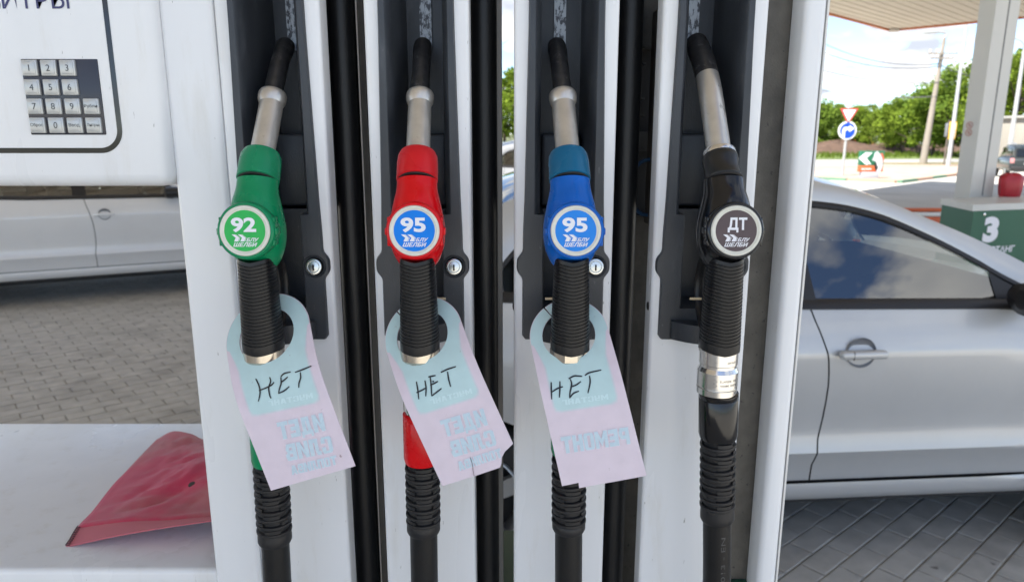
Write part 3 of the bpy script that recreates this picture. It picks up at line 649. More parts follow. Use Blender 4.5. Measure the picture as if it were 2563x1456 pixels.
card((670, 838, 19), 0.0440, 0.0285, 0.147, m_((-35, 146), (50, 148.5)), -0.0012,
     [('МУСТАНГ', (0.0110, 0.0702), 0.0435, 0.0052, R(7.5), 0), ('ИДЕТ', (0.0125, 0.0975), 0.0450, 0.0165, R(6), 1), ('СЛИВ', (0.0130, 0.1192), 0.0455, 0.0155, R(6.5), 1), ('ТОПЛИВА', (0.0125, 0.1356), 0.0450, 0.0085, R(4.5), 1)],
     [[(-17.0, 40.8), (-15.3, 47.6), (-15.2, 53.0), (-16.9, 57.9), (-19.6, 62.3)], [(-3.2, 43.7), (-3.1, 47.9), (-6.3, 53.2), (-7.2, 60.1), (-6.8, 63.4)], [(-16.4, 52.8), (-8.9, 52.4), (-3.0, 51.5), (0, 49.6)],
      [(7.5, 46.8), (11.6, 44.9), (18.1, 45.5)], [(7.6, 47.2), (6.5, 52.8), (4.1, 56.5), (1.4, 61.2)], [(6.7, 52.0), (10.3, 50.8), (14.3, 49.1)], [(1.4, 61.2), (7.7, 60.4), (13.5, 58.2)],
      [(22.1, 47.2), (30.9, 46.9), (39.1, 46.3)], [(27.2, 48.6), (26.2, 53.7), (23.3, 58.2), (21.9, 62.1)]], (0.0745, 0.0805),
     'lilac card with НЕТ written on it, hanging on the green nozzle')
card((1059, 838, 23.5), 0.0400, 0.0262, 0.145, m_((-34, 143), (-2, 145.6), (24, 147), (26.5, 144), (29, 139), (34, 135), (44, 131)), -0.0010,
     [('МУСТАНГ', (0.0070, 0.0680), 0.0410, 0.0050, R(7), 0), ('ИДЕТ', (0.0085, 0.0955), 0.0430, 0.0160, R(6), 1), ('СЛИВ', (0.0088, 0.1165), 0.0435, 0.0150, R(6), 1), ('ТОПЛИВА', (0.0090, 0.1330), 0.0430, 0.0085, R(4), 1)],
     [[(-19.3, 42.5), (-20.6, 50.5), (-22.8, 58.8)], [(-11.1, 44.7), (-12.5, 51.9), (-15.5, 58.8)], [(-22.8, 52.3), (-16.7, 52.1), (-11.7, 51.4)], [(-6.9, 42.7), (-3.2, 43.5), (0.3, 44.2)], [(-5.1, 43.2), (-6.9, 51.2), (-10.1, 60.7)],
      [(-7.8, 50.9), (-3.2, 50.6), (0.6, 50.2)], [(-10.1, 60.7), (-3.4, 58.9), (1.5, 57.7)], [(6.0, 43.4), (12.4, 43.1), (21.6, 43.8)], [(12.4, 45.3), (11.0, 51.7), (10.1, 59.5)], [(-4.6, 48.3), (-3.0, 48.9)]], (0.0735, 0.0775),
     'cracked lilac card with НЕТ and a broken corner, hanging on the red nozzle', [(1.5, 127.6), (1.2, 133), (-0.6, 139), (-2, 145.4)])
card((1424, 838, 12.5), 0.0385, 0.0258, 0.145, m_((-37, 141), (-21, 141), (-21.6, 146), (43, 147.2)), -0.0003,
     [('МУСТАНГ', (0.0018, 0.0655), 0.0435, 0.0050, R(4), 0), ('РЕМОНТ', (0.0030, 0.1050), 0.0640, 0.0158, R(3), 1)],
     [[(-26.3, 43.0), (-27.7, 50.3), (-29.2, 58.9)], [(-18.0, 43.9), (-19.6, 51.1), (-21.7, 58.7)], [(-27.7, 52.3), (-21.9, 50.1), (-16.2, 49.4)], [(-9.4, 43.3), (-3.5, 41.8), (3.7, 43.7)], [(-7.8, 43.9), (-7.7, 49.0), (-10.7, 55.7), (-12.4, 61.1)],
      [(-9.5, 51.3), (-3.5, 50.3), (1.5, 48.1)], [(-12.4, 61.1), (-7.9, 57.6), (-2.3, 56.5)], [(6.3, 43.4), (11.3, 41.7), (22.7, 41.5)], [(10.6, 44.5), (9.7, 50.8), (5.5, 60.1)]], (0.0720, 0.0745),
     'lilac card reading РЕМОНТ backwards with НЕТ, hanging on the blue nozzle')

# ================================================================== red cloth on the shelf
def patch(rows, nu=8, nv=8):
    rs = [crom([at(*p) for p in r], nu) for r in rows]
    cols = [crom([r[i] for r in rs], nv) for i in range(len(rs[0]))]
    return [[cols[i][j] for i in range(len(cols))] for j in range(len(cols[0]))]
crows = [[(165, 1368, .806), (285, 1341, .800), (410, 1319, .800), (500, 1306, .803), (560, 1298, .805)],
         [(195, 1317, .846), (310, 1302, .838), (420, 1298, .832), (500, 1291, .832), (560, 1284, .832)],
         [(235, 1274, .895), (330, 1257, .890), (430, 1246, .886), (500, 1236, .882), (560, 1222, .880)],
         [(290, 1207, .975), (370, 1197, .957), (450, 1182, .946), (500, 1172, .942), (560, 1162, .940)],
         [(345, 1147, 1.045), (410, 1136, 1.036), (470, 1131, 1.022), (510, 1126, 1.015), (560, 1118, 1.01)],
         [(392, 1099, 1.125), (432, 1079, 1.142), (478, 1085, 1.132), (510, 1099, 1.110), (560, 1100, 1.10)]]
G = patch(crows, 9, 9)
from mathutils import noise as _ns
for j, r_ in enumerate(G):
    for i, p in enumerate(r_):
        if 9 < j < len(G) - 3:
            e = min(1, i / 10) * min(1, (j - 9) / 8); q = Vector((p.x * 9 + p.y * 5, p.y * 16 - p.x * 6, 0))
            p.z += e * (0.010 * abs(_ns.noise(q)) + 0.006 * abs(_ns.noise(q * 2.3 + Vector((3, 1, 0)))) + 0.0022 * _ns.noise(q * 5.5) - 0.003)
        p.z = max(p.z, SH + 0.0012)
cloth_m = mat('faded_red_fabric', (0.55, 0.030, 0.080), 0.85, var=0.10, vs=25, col2=(0.47, 0.12, 0.13), c2s=7, c2lo=0.42, c2hi=0.60, bump=0.25, bs=1500, sheen=0.2)
CT = thing('red_cloth', (-0.5, 0.95, SH), 'crumpled red fabric cover lying on the white shelf below the keypad', 'cloth')
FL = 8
top = [[p.copy() for p in r_] for r_ in G[FL:]]
for k, dz in ((0, -0.004), (1, 0.001), (2, 0.0022)):
    for p in top[k][1:]: p.z += dz; p.y -= 0.004 if k == 0 else 0.002
o = MB().grid(top).build('fabric', cloth_m, CT, 60); o.modifiers.new('thick', 'SOLIDIFY').thickness = 0.0013
o = MB().grid(G[:FL + 2]).build('turned_flap', mat('lit_faded_flap_fabric', (0.56, 0.15, 0.18), 0.8, var=0.06, vs=20, bump=0.2, bs=1500), CT, 60); o.modifiers.new('thick', 'SOLIDIFY').thickness = 0.0012  # same fabric as the top; fading and brighter light both put into this colour
st = MB()
for k in range(9):                           # dark overlock stitches on the left hem of the flap
    a = G[k][0]; b = G[k][1]; c = G[min(k + 1, len(G) - 1)][0]
    st.tube([a + Vector((0, 0, 0.001)), a.lerp(b, 0.75) + Vector((0, 0, 0.0012))], 0.0006, 6); st.tube([a + Vector((0, 0, 0.0012)), c + Vector((0, 0, 0.0012))], 0.0006, 6)
st.build('hem_stitching', mat('dark_thread', (0.05, 0.012, 0.02), 0.7), CT)
q = G[22][24]
MB().lathe([(0.0001, 0.0012), (0.0042, 0.0011), (0.005, 0.0008), (0.005, -0.0005)], q, (-0.1, -0.35, 0.9), 14).build('hole_disc', mat('hole_shade', (0.06, 0.05, 0.045), 0.8), CT)  # dark disc laid on the fabric for its hole, shade put into the colour

# ================================================================== ground
def sheet(name, poly, z, m, kind='structure'):
    o = MB().add([(x, y, z) for x, y in poly], [tuple(range(len(poly)))]).build(name, m, fix=False)
    if kind: o['kind'] = kind
    return o
EARTH = mat('dry_earth_grass', (0.075, 0.095, 0.035), 0.9, var=0.3, vs=0.6, col2=(0.13, 0.115, 0.06), c2s=0.25, c2lo=0.45, c2hi=0.65)
sheet('ground', [(-600, -600), (600, -600), (600, 900), (-600, 900)], -0.030, EARTH)
CONC = mat('pale_concrete', (0.45, 0.43, 0.385), 0.85, var=0.10, vs=1.2, col2=(0.39, 0.375, 0.335), c2s=0.5, c2lo=0.45, c2hi=0.65, bump=0.3, bs=60)
e1 = Vector((0.724, 0.690)); e2 = Vector((-0.690, 0.724))          # site axes: along the canopy, across it
sheet('forecourt', [(-60, -40), (60, -40), (60, 41.0), (14, 35.2), (-60, 27)], -0.016, CONC)
ROADM = mat('sun_bleached_asphalt', (0.30, 0.295, 0.275), 0.9, var=0.08, vs=2.0)
sheet('road', [(-200, 10.5), (14, 35.6), (60, 41.5), (200, 58.5), (200, 71), (60, 51.5), (14, 44.5), (-200, 19.5)], -0.012, ROADM)
BED = mat('joint_sand', (0.34, 0.31, 0.25), 0.9, var=0.15, vs=40)
RA = R(40); ru = Vector((math.cos(RA), math.sin(RA))); rv = Vector((-math.sin(RA), math.cos(RA)))
PV = sheet('paving', [(-7.5, 0.4), (6.0, 0.4), (6.0, 9.0), (-7.5, 9.0)], -0.0075, BED)
PAVM = mat('grey_pavers', (0.46, 0.445, 0.41), 0.85, var=0.16, vs=9, col2=(0.37, 0.355, 0.325), c2s=2.2, c2lo=0.48, c2hi=0.66, bump=0.5, bs=180, world=True, speck=((0.16, 0.15, 0.14), 4.0, 0.70))
def paver_mesh():
    lx, ly, c, j = 0.100, 0.050, 0.004, 0.0028
    mb = MB(); a, b = lx - j, ly - j
    lo = [(-a, -b, -0.0072), (a, -b, -0.0072), (a, b, -0.0072), (-a, b, -0.0072)]; md = [(x, y, -0.003) for x, y, _ in lo]
    tp = [(-a + c, -b + c, 0), (a - c, -b + c, 0), (a - c, b - c, 0), (-a + c, b - c, 0)]
    mb.add(lo + md + tp, [(k, (k + 1) % 4, 4 + (k + 1) % 4, 4 + k) for k in range(4)] + [(4 + k, 4 + (k + 1) % 4, 8 + (k + 1) % 4, 8 + k) for k in range(4)] + [(8, 9, 10, 11)])
    return mb
spots = []
for i in range(-60, 90):
    for j in range(-80, 90):
        c = ru * ((i + 0.5 * (j % 2)) * 0.2) + rv * (j * 0.1)
        if -7.3 < c.x < 5.8 and 0.6 < c.y < 8.8:
            d = c.y * CP + EYE * SP; u = 1281.5 + 1778 * c.x / d; v = 728 - 1778 * (c.y * SP - EYE * CP) / d
            vis = (-60 < u < 530 and 690 < v < 1075) or (1925 < u < 2640 and 1195 < v < 1500)
            spots.append((0 if vis else 1, d, c))
spots.sort(key=lambda s: (s[0], s[1]))
pm = paver_mesh(); first = None; rest = MB(); rp = random.Random(3)
for k, (vis, d, c) in enumerate(spots):
    dz = rp.uniform(-0.0016, 0.0012); tw = rp.uniform(-0.006, 0.006); tx, ty = rp.uniform(-0.006, 0.006), rp.uniform(-0.006, 0.006)
    mw = Matrix.Translation((c.x, c.y, dz)) @ Matrix.Rotation(RA + tw, 4, 'Z') @ Matrix.Rotation(tx, 4, 'X') @ Matrix.Rotation(ty, 4, 'Y')
    if k < 290 and vis == 0:
        if first is None: first = pm.build('paver', PAVM, None, 20); o = first
        else: o = first.copy(); COL.objects.link(o)
        o.parent = PV; o.matrix_basis = mw
    else: rest.add([mw @ Vector(p) for p in pm.v], pm.f)
ro_ = rest.build('paver_field', PAVM, None, 20, fix=False); ro_.parent = PV; ro_['kind'] = 'stuff'
# dispenser island under the pump
isl = MB(); rbox(isl, -1.5, 0.55, 0.62, 1.34, -0.01, 0.152, 0.02, 3)
o = isl.build('pump_island', mat('island_concrete', (0.34, 0.33, 0.30), 0.85, var=0.1, vs=8)); o['kind'] = 'structure'

# ================================================================== canopy over the forecourt
CZ = 4.6; K0 = Vector((11.26, 22.29)); d1 = -e1; d2 = -e2      # far corner, edge running back over the camera, edge running right
CL, CW = 36.0, 9.75
def cpt(a, b, z): p = K0 + d1 * a + d2 * b; return (p.x, p.y, z)
CAN = thing('canopy', (*(K0 + d1 * 18 + d2 * 4.9), 0), 'large forecourt canopy with beige ribbed underside and orange edge', 'canopy')
SOFF = mat('beige_soffit', (0.55, 0.49, 0.40), 0.55, var=0.04, vs=0.7, stretch=(1, 1, 1))
mb = MB(); st_ = 0.25; n = int(CW / st_)
for k in range(n):
    b0 = k * st_
    prof = [(b0, CZ), (b0 + 0.20, CZ), (b0 + 0.21, CZ + 0.03), (b0 + 0.24, CZ + 0.03), (b0 + 0.25, CZ)]
    mb.grid([[cpt(a, b, z) for b, z in prof] for a in (0.05, CL - 0.05)])
mb.build('soffit', SOFF, CAN, 20, fix=False)
FAS = mat('orange_fascia', (0.50, 0.13, 0.035), 0.4)
for a0, a1, b0, b1 in ((-0.03, 0.03, -0.03, CW + 0.03), (CL - 0.03, CL + 0.03, -0.03, CW + 0.03), (0.03, CL - 0.03, -0.03, 0.03), (0.03, CL - 0.03, CW - 0.03, CW + 0.03)):
    m2 = MB(); vs = [cpt(a, b, z) for z in (CZ - 0.05, CZ + 0.62) for a, b in ((a0, b0), (a1, b0), (a1, b1), (a0, b1))]
    m2.add(vs, [(0, 1, 2, 3), (4, 5, 6, 7), (0, 1, 5, 4), (1, 2, 6, 5), (2, 3, 7, 6), (3, 0, 4, 7)]); m2.build('fascia', FAS, CAN)
m2 = MB().add([cpt(a, b, CZ + 0.6) for a, b in ((0, 0), (CL, 0), (CL, CW), (0, CW))], [(0, 1, 2, 3)]); m2.build('roof', mat('roof_grey', (0.4, 0.4, 0.4), 0.6), CAN, fix=False)
m2 = MB(); c = Vector(cpt(0.15, 0.15, CZ - 0.09)); m2.lathe([(0.02, 0), (0.14, 0.01), (0.15, 0.06), (0.12, 0.09)], c, (0, 0, 1), 16).build('corner_lamp', mat('lamp_housing', (0.5, 0.45, 0.4), 0.5), CAN)

# canopy column with its green base and the pump number
bx = [Vector((3.43, 5.28)), Vector((4.93, 5.70)), Vector((5.00, 6.22)), Vector((3.49, 5.78))]
PB = thing('column_base', (4.1, 6.0, 0), 'green column base box with white top, number 3 and МУСТАНГ', 'pump base')
GRN = mat('station_green', (0.010, 0.105, 0.055), 0.5, var=0.04, vs=4)
MB().prism([tuple(p) for p in bx], 0.0, 1.035).build('cladding', GRN, PB, 30)
cc = sum(bx, Vector((0, 0))) / 4
MB().prism([tuple(cc + (p - cc) * 1.02) for p in bx], 1.037, 1.085).build('top_cap', mat('cap_white', (0.62, 0.62, 0.58), 0.4, var=0.05, vs=8), PB, 30)
fd = (bx[1] - bx[0]).normalized(); fn_ = Vector((fd.y, -fd.x))
def face(x, y): p = bx[0] + fd * x + fn_ * 0.003; return (p.x, p.y, y)
nb = MB(); put_text(nb, '3', lambda x, y: face(0.115 + x, 0.795 + y), 0.145, 0.195, 0.06); nb.build('number', PRINTW, PB, fix=False)
nb = MB(); put_text(nb, 'МУСТАНГ', lambda x, y: face(0.10 + x, 0.712 + y), 0.345, 0.052, 0.03); nb.build('lettering', PRINTW, PB, fix=False)
nb = MB().lathe([(0.012, 0), (0.012, 0.004), (0.006, 0.007), (0.001, 0.007)], Vector(face(0.10, 1.010)), (fn_.x, fn_.y, 0), 14); nb.build('bolt', ALU, PB)
CC = thing('canopy_column', (3.9, 6.1, 0), 'square off-white canopy column rising behind the green base', 'column')
COLM = mat('column_grey', (0.62, 0.60, 0.55), 0.45, var=0.03, vs=3)
ca, cbv = Vector((3.760, 6.075)), Vector((3.817, 5.955)); cd = Vector((4.09, 6.08)); ce = ca + (cd - cbv)
MB().prism([tuple(p) for p in (ca, cbv, cd, ce)], -0.01, 4.63).build('shaft', COLM, CC, 30)
sp_ = cbv.lerp(cd, 0.52); nn_ = Vector(((cd - cbv).y, -(cd - cbv).x)).normalized(); tt_ = (cd - cbv).normalized()
m2 = MB(); vs = []
for z in (1.088, 4.58):
    for p in (sp_, sp_ + tt_ * 0.012, sp_ + tt_ * 0.012 + nn_ * 0.003, sp_ + nn_ * 0.003): vs.append((p.x, p.y, z))
m2.add(vs, [(0, 1, 5, 4), (1, 2, 6, 5), (2, 3, 7, 6), (3, 0, 4, 7), (0, 1, 2, 3), (4, 5, 6, 7)]).build('seam', mat('seam_grey', (0.16, 0.16, 0.16), 0.6), CC)
lf_n = Vector(((cbv - ca).y, -(cbv - ca).x)).normalized(); lt = (cbv - ca).normalized()
for zc_ in (1.665, 1.605):                  # two small prohibition stickers
    c0 = ca.lerp(cbv, 0.40) + lf_n * 0.003; mb = MB()
    fnc = lambda x, z: (c0.x + lt.x * x, c0.y + lt.y * x, zc_ + z)
    for r0, r1 in ((0.021, 0.028),):
        ring = [[fnc(r * math.cos(t), r * math.sin(t)) for t in [k * math.pi / 12 for k in range(24)]] for r in (r0, r1)]
        mb.grid(ring, 0, True)
    mb.add([fnc(*p) for p in ((-0.017, 0.013), (-0.013, 0.017), (0.017, -0.013), (0.013, -0.017))], [(0, 1, 2, 3)])
    mb.add([fnc(*p) for p in ((-0.008, -0.010), (0.006, -0.010), (0.008, 0.010), (-0.006, 0.010))], [(0, 1, 2, 3)])
    mb.build('prohibition_sticker', mat('sticker_red', (0.50, 0.22, 0.17), 0.5), CC, fix=False)
# red cover on a nozzle beside the column
rc = thing('red_nozzle_cover', (4.145, 5.955, 1.087), 'red padded cover standing on the green base right of the column', 'cover')
rings = []
for z, w_, d_ in ((1.087, 0.080, 0.035), (1.13, 0.086, 0.042), (1.19, 0.092, 0.045), (1.23, 0.094, 0.042), (1.258, 0.085, 0.034), (1.272, 0.06, 0.02), (1.276, 0.02, 0.01)):
    rings.append([(4.145 + w_ * math.copysign(abs(math.cos(t)) ** 0.7, math.cos(t)) + 0.006 * math.sin(9 * t), 5.955 + d_ * math.copysign(abs(math.sin(t)) ** 0.7, math.sin(t)), z + 0.006 * math.sin(5 * t)) for t in [k * math.pi / 14 for k in range(28)]])
MB().loft(rings).build('padded_cover', mat('red_vinyl', (0.42, 0.012, 0.022), 0.35, var=0.1, vs=20, bump=0.4, bs=40), rc, 60)
# orange and white barrier behind the green base
ob = thing('traffic_barrier', (4.35, 8.2, 0), 'low orange and white plastic barrier behind the green column base', 'barrier')
for k, (z0, z1, c) in enumerate(((0.55, 0.66, 'o'), (0.665, 0.715, 'w'), (0.72, 0.76, 'o'))):
    mm = mat('barrier_orange', (0.62, 0.11, 0.02), 0.4) if c == 'o' else mat('barrier_white', (0.8, 0.78, 0.74), 0.5)
    rbox(MB(), 3.9, 5.3, 8.17, 8.25, z0, z1, 0.012, 2).build('rail', mm, ob)
for x in (3.98, 5.2): rbox(MB(), x - 0.04, x + 0.04, 8.12, 8.30, -0.0075, 0.549, 0.01, 2).build('foot', mat('barrier_orange', (0, 0, 0)), ob)

# ================================================================== cars
GLASS = glass_mat('car_glass', (0.50, 0.58, 0.54), 2.5)
TYRE = mat('tyre_rubber', (0.016, 0.016, 0.017), 0.8, var=0.2, vs=20)
TRIM = mat('black_trim', (0.016, 0.016, 0.018), 0.38)
CABIN = mat('dark_cabin', (0.028, 0.028, 0.028), 0.8)
ALLOY = mat('alloy_silver', (0.55, 0.56, 0.57), 0.3, metal=0.8)
def paint(name, c, metal=0.35): return mat(name, c, 0.40, metal=metal, var=0.02, vs=3, coat=0.8, col2=tuple(x * 0.86 for x in c), c2s=1.5, c2lo=0.5, c2hi=0.9)
OT = [(.20, -.060), (.25, -.035), (.262, -.022), (.285, -.008), (.318, -.004), (.332, -.006), (.336, -.016), (.40, -.010), (.448, .016), (.462, .022), (.470, .020), (.51, .006), (.55, .004), (.62, .012), (.72, .025), (.82, .0335), (.838, .034), (.850, .032), (.92, .006), (.985, -.030), (1.1, -.09)]
RT = [(-1.80, 1.05), (-1.5, 1.18), (-1.15, 1.345), (-.85, 1.42), (-.4, 1.452), (.03, 1.424), (.26, 1.374), (.467, 1.290), (.62, 1.225), (.80, 1.135), (1.05, .99)]
TT = [(-1.22, 1.04), (-1.12, 1.17), (-.98, 1.285), (-.75, 1.345), (-.4, 1.372), (.02, 1.356), (.25, 1.318), (.45, 1.238), (.62, 1.150), (.72, 1.090), (.93, .985)]
def _sm(t): q = crom([(a, b, 0) for a, b in t], 6); return [(p.x, p.y) for p in q]
RT, TT = _sm(RT), _sm(TT)
def car(label, pos, yaw, pm, handle=True, detail=True):
    T = thing('parked_car', (pos[0], pos[1], 0.0), label, 'car', 'cars parked around the dispenser', rz=yaw)
    RW, FW, WR = -1.27, 1.27, 0.305
    def taper(x): return 0.16 * max(0, (abs(x + 0.03) - 1.35) / 0.7) ** 2
    ztop = lambda x: interp(x, [(-2.02, .93), (-1.8, 1.02), (-1.2, 1.035), (-.5, .998), (.66, .982), (1.0, .955), (1.6, .86), (1.98, .70)])
    def zbot(x):
        z = 0.25
        for wx in (RW, FW):
            d = abs(x - wx)
            if d < 0.345: z = max(z, 0.30 + math.sqrt(0.345 ** 2 - d * d))
        return z
    def side(x, z, s):                       # s = -1 is the side towards the pump
        zt = ztop(x); zz = z if zt > 0.98 else 0.2 + (z - 0.2) * (0.985 - 0.2) / max(0.3, zt - 0.2)
        return Vector((x, s * (0.85 + interp(zz, OT) - taper(x)), z))
    zk = sorted(set([p[0] for p in OT if 0.24 < p[0] < 0.98] + [0.45, 0.60, 0.66, 0.77, 0.88, 0.95]))
    g1 = lambda z: interp(z, [(.2, .005), (.36, .008), (.48, .008), (.57, .022), (.70, .024), (.80, .014), (.86, .000), (.985, -.040)])
    g0 = lambda z: interp(z, [(.2, -.90), (.45, -.905), (.62, -1.0), (.8, -1.06), (1.0, -1.04)])
    g2 = lambda z: interp(z, [(.2, .90), (.6, .94), (1.0, .95)])
    segs = {'rear_quarter': (lambda z: -2.0, g0, 60, 0, .003), 'rear_door': (g0, g1, 34, .003, .003), 'front_door': (g1, g2, 34, .003, .003), 'front_wing': (g2, lambda z: 1.96, 60, .003, 0)}
    for s in (-1, 1):
        for nm, (fa, fb, n, ea, eb) in segs.items():
            if s == 1 and nm in ('rear_door', 'front_door') and not detail: pass
            rows = []
            for z in zk + [None]:
                row = []
                for k in range(n + 1):
                    zq = z if z is not None else 0.985
                    x = (fa(zq) + ea) + ((fb(zq) - eb) - (fa(zq) + ea)) * k / n
                    zz = ztop(x) if z is None else min(max(z, zbot(x)), ztop(x))
                    if nm.endswith('door') and z is not None: zz = min(max(z, max(0.336, zbot(x))), ztop(x))
                    row.append(side(x, zz, s))
                rows.append(row)
            d_ = MB().grid(rows).build(nm, pm, None, 28); d_.parent = T
            if nm.endswith('door') and handle:
                hx = (0.035 if nm == 'front_door' else -0.90); hz = 0.845; y0 = s * (0.85 + 0.034)
                cup = MB().lathe([(0.001, -0.010), (0.038, -0.008), (0.050, -0.002), (0.0545, 0.0030)], (hx + 0.09, y0, hz), (0, s, 0.05), 28, cap=False).build('handle_cup', mat('handle_cup_grey', (0.24, 0.25, 0.27), 0.4, metal=0.4), None, 60); cup.parent = d_
                hd = MB(); rbox(hd, hx, hx + 0.170, min(y0 + s * 0.008, y0 + s * 0.042), max(y0 + s * 0.008, y0 + s * 0.042), hz - 0.015, hz + 0.015, 0.011, 3)
                hd.box(hx + 0.0425, hx + 0.0440, min(y0 + s * 0.03, y0 + s * 0.0425), max(y0 + s * 0.03, y0 + s * 0.0425), hz - 0.0145, hz + 0.0145, 1)
                o = hd.build('door_handle', [pm, TRIM], None, 40); o.parent = d_
        # sill strip below the doors
        sl = MB().grid([[side(-.93 + 1.86 * k / 30, z, s) + Vector((0, s * 0.006, 0)) for k in range(31)] for z in (.25, .262, .285, .318, .331)]); o = sl.build('sill', pm, None, 28); o.parent = T
        # inner dark shell seen through the panel gaps
        o = MB().grid([[Vector((x, s * 0.79, z)) for x in (-.97, .9)] for z in (.22, .97)]).build('inner_shell', CABIN, None); o.parent = T
        yin = lambda z: 0.82 - (z - 0.985) * 0.55
        pt = lambda x, z: Vector((x, s * yin(z), z))
        xs = [-1.80 + 2.85 * k / 90 for k in range(91)]
        low = lambda x: interp(x, TT) if -1.22 < x < .93 else ztop(x) - 0.01
        ra = MB().grid([[pt(x, interp(x, RT) * (1 - f) + min(low(x), interp(x, RT) - 0.004) * f) + Vector((0, s * 0.010 * math.sin(math.pi * f), 0)) for x in xs] for f in (0, .12, .3, .6, .85, 1)]); o = ra.build('roof_rail', pm, None, 30); o.parent = T
        xt = [-1.20 + 2.12 * k / 60 for k in range(61)]; bel = lambda x: ztop(x) + 0.004
        gt = lambda x: max(interp(x, TT) - 0.024, bel(x) + 0.003)
        tr = MB().grid([[pt(x, interp(x, TT) * (1 - f) + gt(x) * f) + Vector((0, s * o_, 0)) for x in xt] for f, o_ in ((0, .001), (.25, .007), (.7, .006), (1, 0.0))])
        tr.grid([[pt(x, bel(x) + dz) + Vector((0, s * o_, 0)) for x in [-1.16 + 2.0 * k / 40 for k in range(41)]] for dz, o_ in ((-.008, .0), (-.004, .008), (.022, .006), (.028, -.002))])
        for a, b in (((-.135, .99), (-.012, .99)),):   # B-pillar cover
            tr.grid([[pt(x - 0.10 * (z - .99), z) + Vector((0, s * 0.003, 0)) for x in (-.125, -.07, -.012)] for z in (1.0, 1.12, 1.24, 1.352)])
        tr.grid([[pt(.665, 1.0), pt(.84, 1.0)], [pt(.66, 1.10), pt(.74, 1.075)]])
        o = tr.build('window_trim', TRIM, None, 40); o.parent = T
        for nm, x0, x1 in (('front_window', -.012, .668), ('rear_window', -1.06, -.125)):
            rows = []
            for k in range(25):
                xb = x0 + (x1 - x0) * k / 24; col = []
                for f in (0, .33, .66, 1):
                    z = 1.0 + (max(gt(xb), 1.006) - 1.0) * f; ln_ = 0.10 * (z - .99) if (nm == 'front_window' and k < 6) or (nm == 'rear_window' and k > 18) else 0
                    col.append(pt(xb - ln_ * (1 - k / 6 if k < 6 else (k - 18) / 6), z) - Vector((0, s * 0.004, 0)))
                rows.append(col)
            o = MB().grid(rows).build(nm, GLASS, None, 60); o.parent = T
        # mirror
        m2 = MB(); rings = []
        for k, (x, w_, h_) in enumerate(((.66, .03, .045), (.675, .085, .075), (.72, .095, .082), (.78, .085, .07), (.82, .05, .04))):
            rings.append([Vector((x, s * (0.925 + w_ * math.cos(t)), 1.035 + h_ * 0.75 * math.sin(t))) for t in [q * math.pi / 10 for q in range(20)]])
        m2.loft(rings, 0); m2.add([p + Vector((-0.001, 0, 0)) for p in rings[1]], [tuple(range(20))], 1)
        m2.tube([Vector((.74, s * .80, .995)), Vector((.74, s * .88, 1.01))], 0.022, 10, 1)
        o = m2.build('side_mirror', [TRIM if s == -1 and detail else pm, TRIM], None, 50); o.parent = T
        for wx in (RW, FW):
            wy = s * 0.80; wm = MB().lathe([(.20, -.09), (.27, -.1), (.30, -.085), (WR, -.05), (WR, .03), (.298, .06), (.27, .078), (.215, .074), (.205, .06)], (wx, wy, WR), (0, s, 0), 40, cap=False)
            wo = wm.build('wheel', TYRE, None, 40); wo.parent = T
            rm = MB().lathe([(.205, -.06), (.205, .058), (.195, .066), (.19, .05), (.188, -.05)], (wx, wy, WR), (0, s, 0), 40, cap=False)
            rm.lathe([(.055, .02), (.055, .060), (.04, .066), (.001, .066)], (wx, wy, WR), (0, s, 0), 20)
            for k in range(5):
                a = k * 2 * math.pi / 5 + 0.35; ca_, sa_ = math.cos(a), math.sin(a)
                for (w0, w1) in ((.028, .034),):
                    P_ = lambda r, t, h: Vector((wx + r * ca_ - t * sa_, wy + s * h, WR + r * sa_ + t * ca_))
                    rm.add([P_(.04, -w0, .06), P_(.04, w0, .06), P_(.2, w1, .048), P_(.2, -w1, .048), P_(.04, -w0, .03), P_(.04, w0, .03), P_(.2, w1, .02), P_(.2, -w1, .02)], [(0, 1, 2, 3), (0, 4, 7, 3), (1, 5, 6, 2), (4, 5, 6, 7)])
            o = rm.build('rim', ALLOY, None, 40); o.parent = wo
            dkm = MB().lathe([(.001, -.02), (.19, -.02)], (wx, wy, WR), (0, s, 0), 24, cap=False); o = dkm.build('brake_drum', CABIN, None); o.parent = wo
        # lamps
        lm = MB(); rbox(lm, 1.60, 1.86, s * .66 - .12, s * .66 + .12, .60, .72, .03, 3); o = lm.build('headlight', mat('lamp_lens', (0.6, 0.62, 0.64), 0.08), None, 40); o.parent = T
        lm = MB(); rbox(lm, -1.99, -1.80, s * .68 - .09, s * .68 + .09, .78, .92, .03, 3); o = lm.build('tail_light', mat('tail_lens', (0.35, 0.01, 0.01), 0.1), None, 40); o.parent = T
    # top surfaces
    def across(x, z, cr, n=12):
        y0 = 0.82 - (z - 0.985) * 0.55 if z > .985 else 0.80 - taper(x)
        return [Vector((x, y0 * (-1 + 2 * k / n), z + cr * (1 - (-1 + 2 * k / n) ** 2))) for k in range(n + 1)]
    for nm, x0, x1, m, zf, cr in (('roof', -.80, .22, pm, lambda x: interp(x, RT), .045), ('windscreen', .22, 1.05, GLASS, lambda x: interp(x, RT), .045), ('rear_screen', -1.80, -.80, GLASS, lambda x: interp(x, RT), .04),
                                  ('bonnet', 1.05, 1.97, pm, ztop, .035), ('boot_lid', -2.0, -1.80, pm, ztop, .03)):
        o = MB().grid([across(x0 + (x1 - x0) * k / 14, zf(x0 + (x1 - x0) * k / 14), cr) for k in range(15)]).build(nm, m, None, 40); o.parent = T
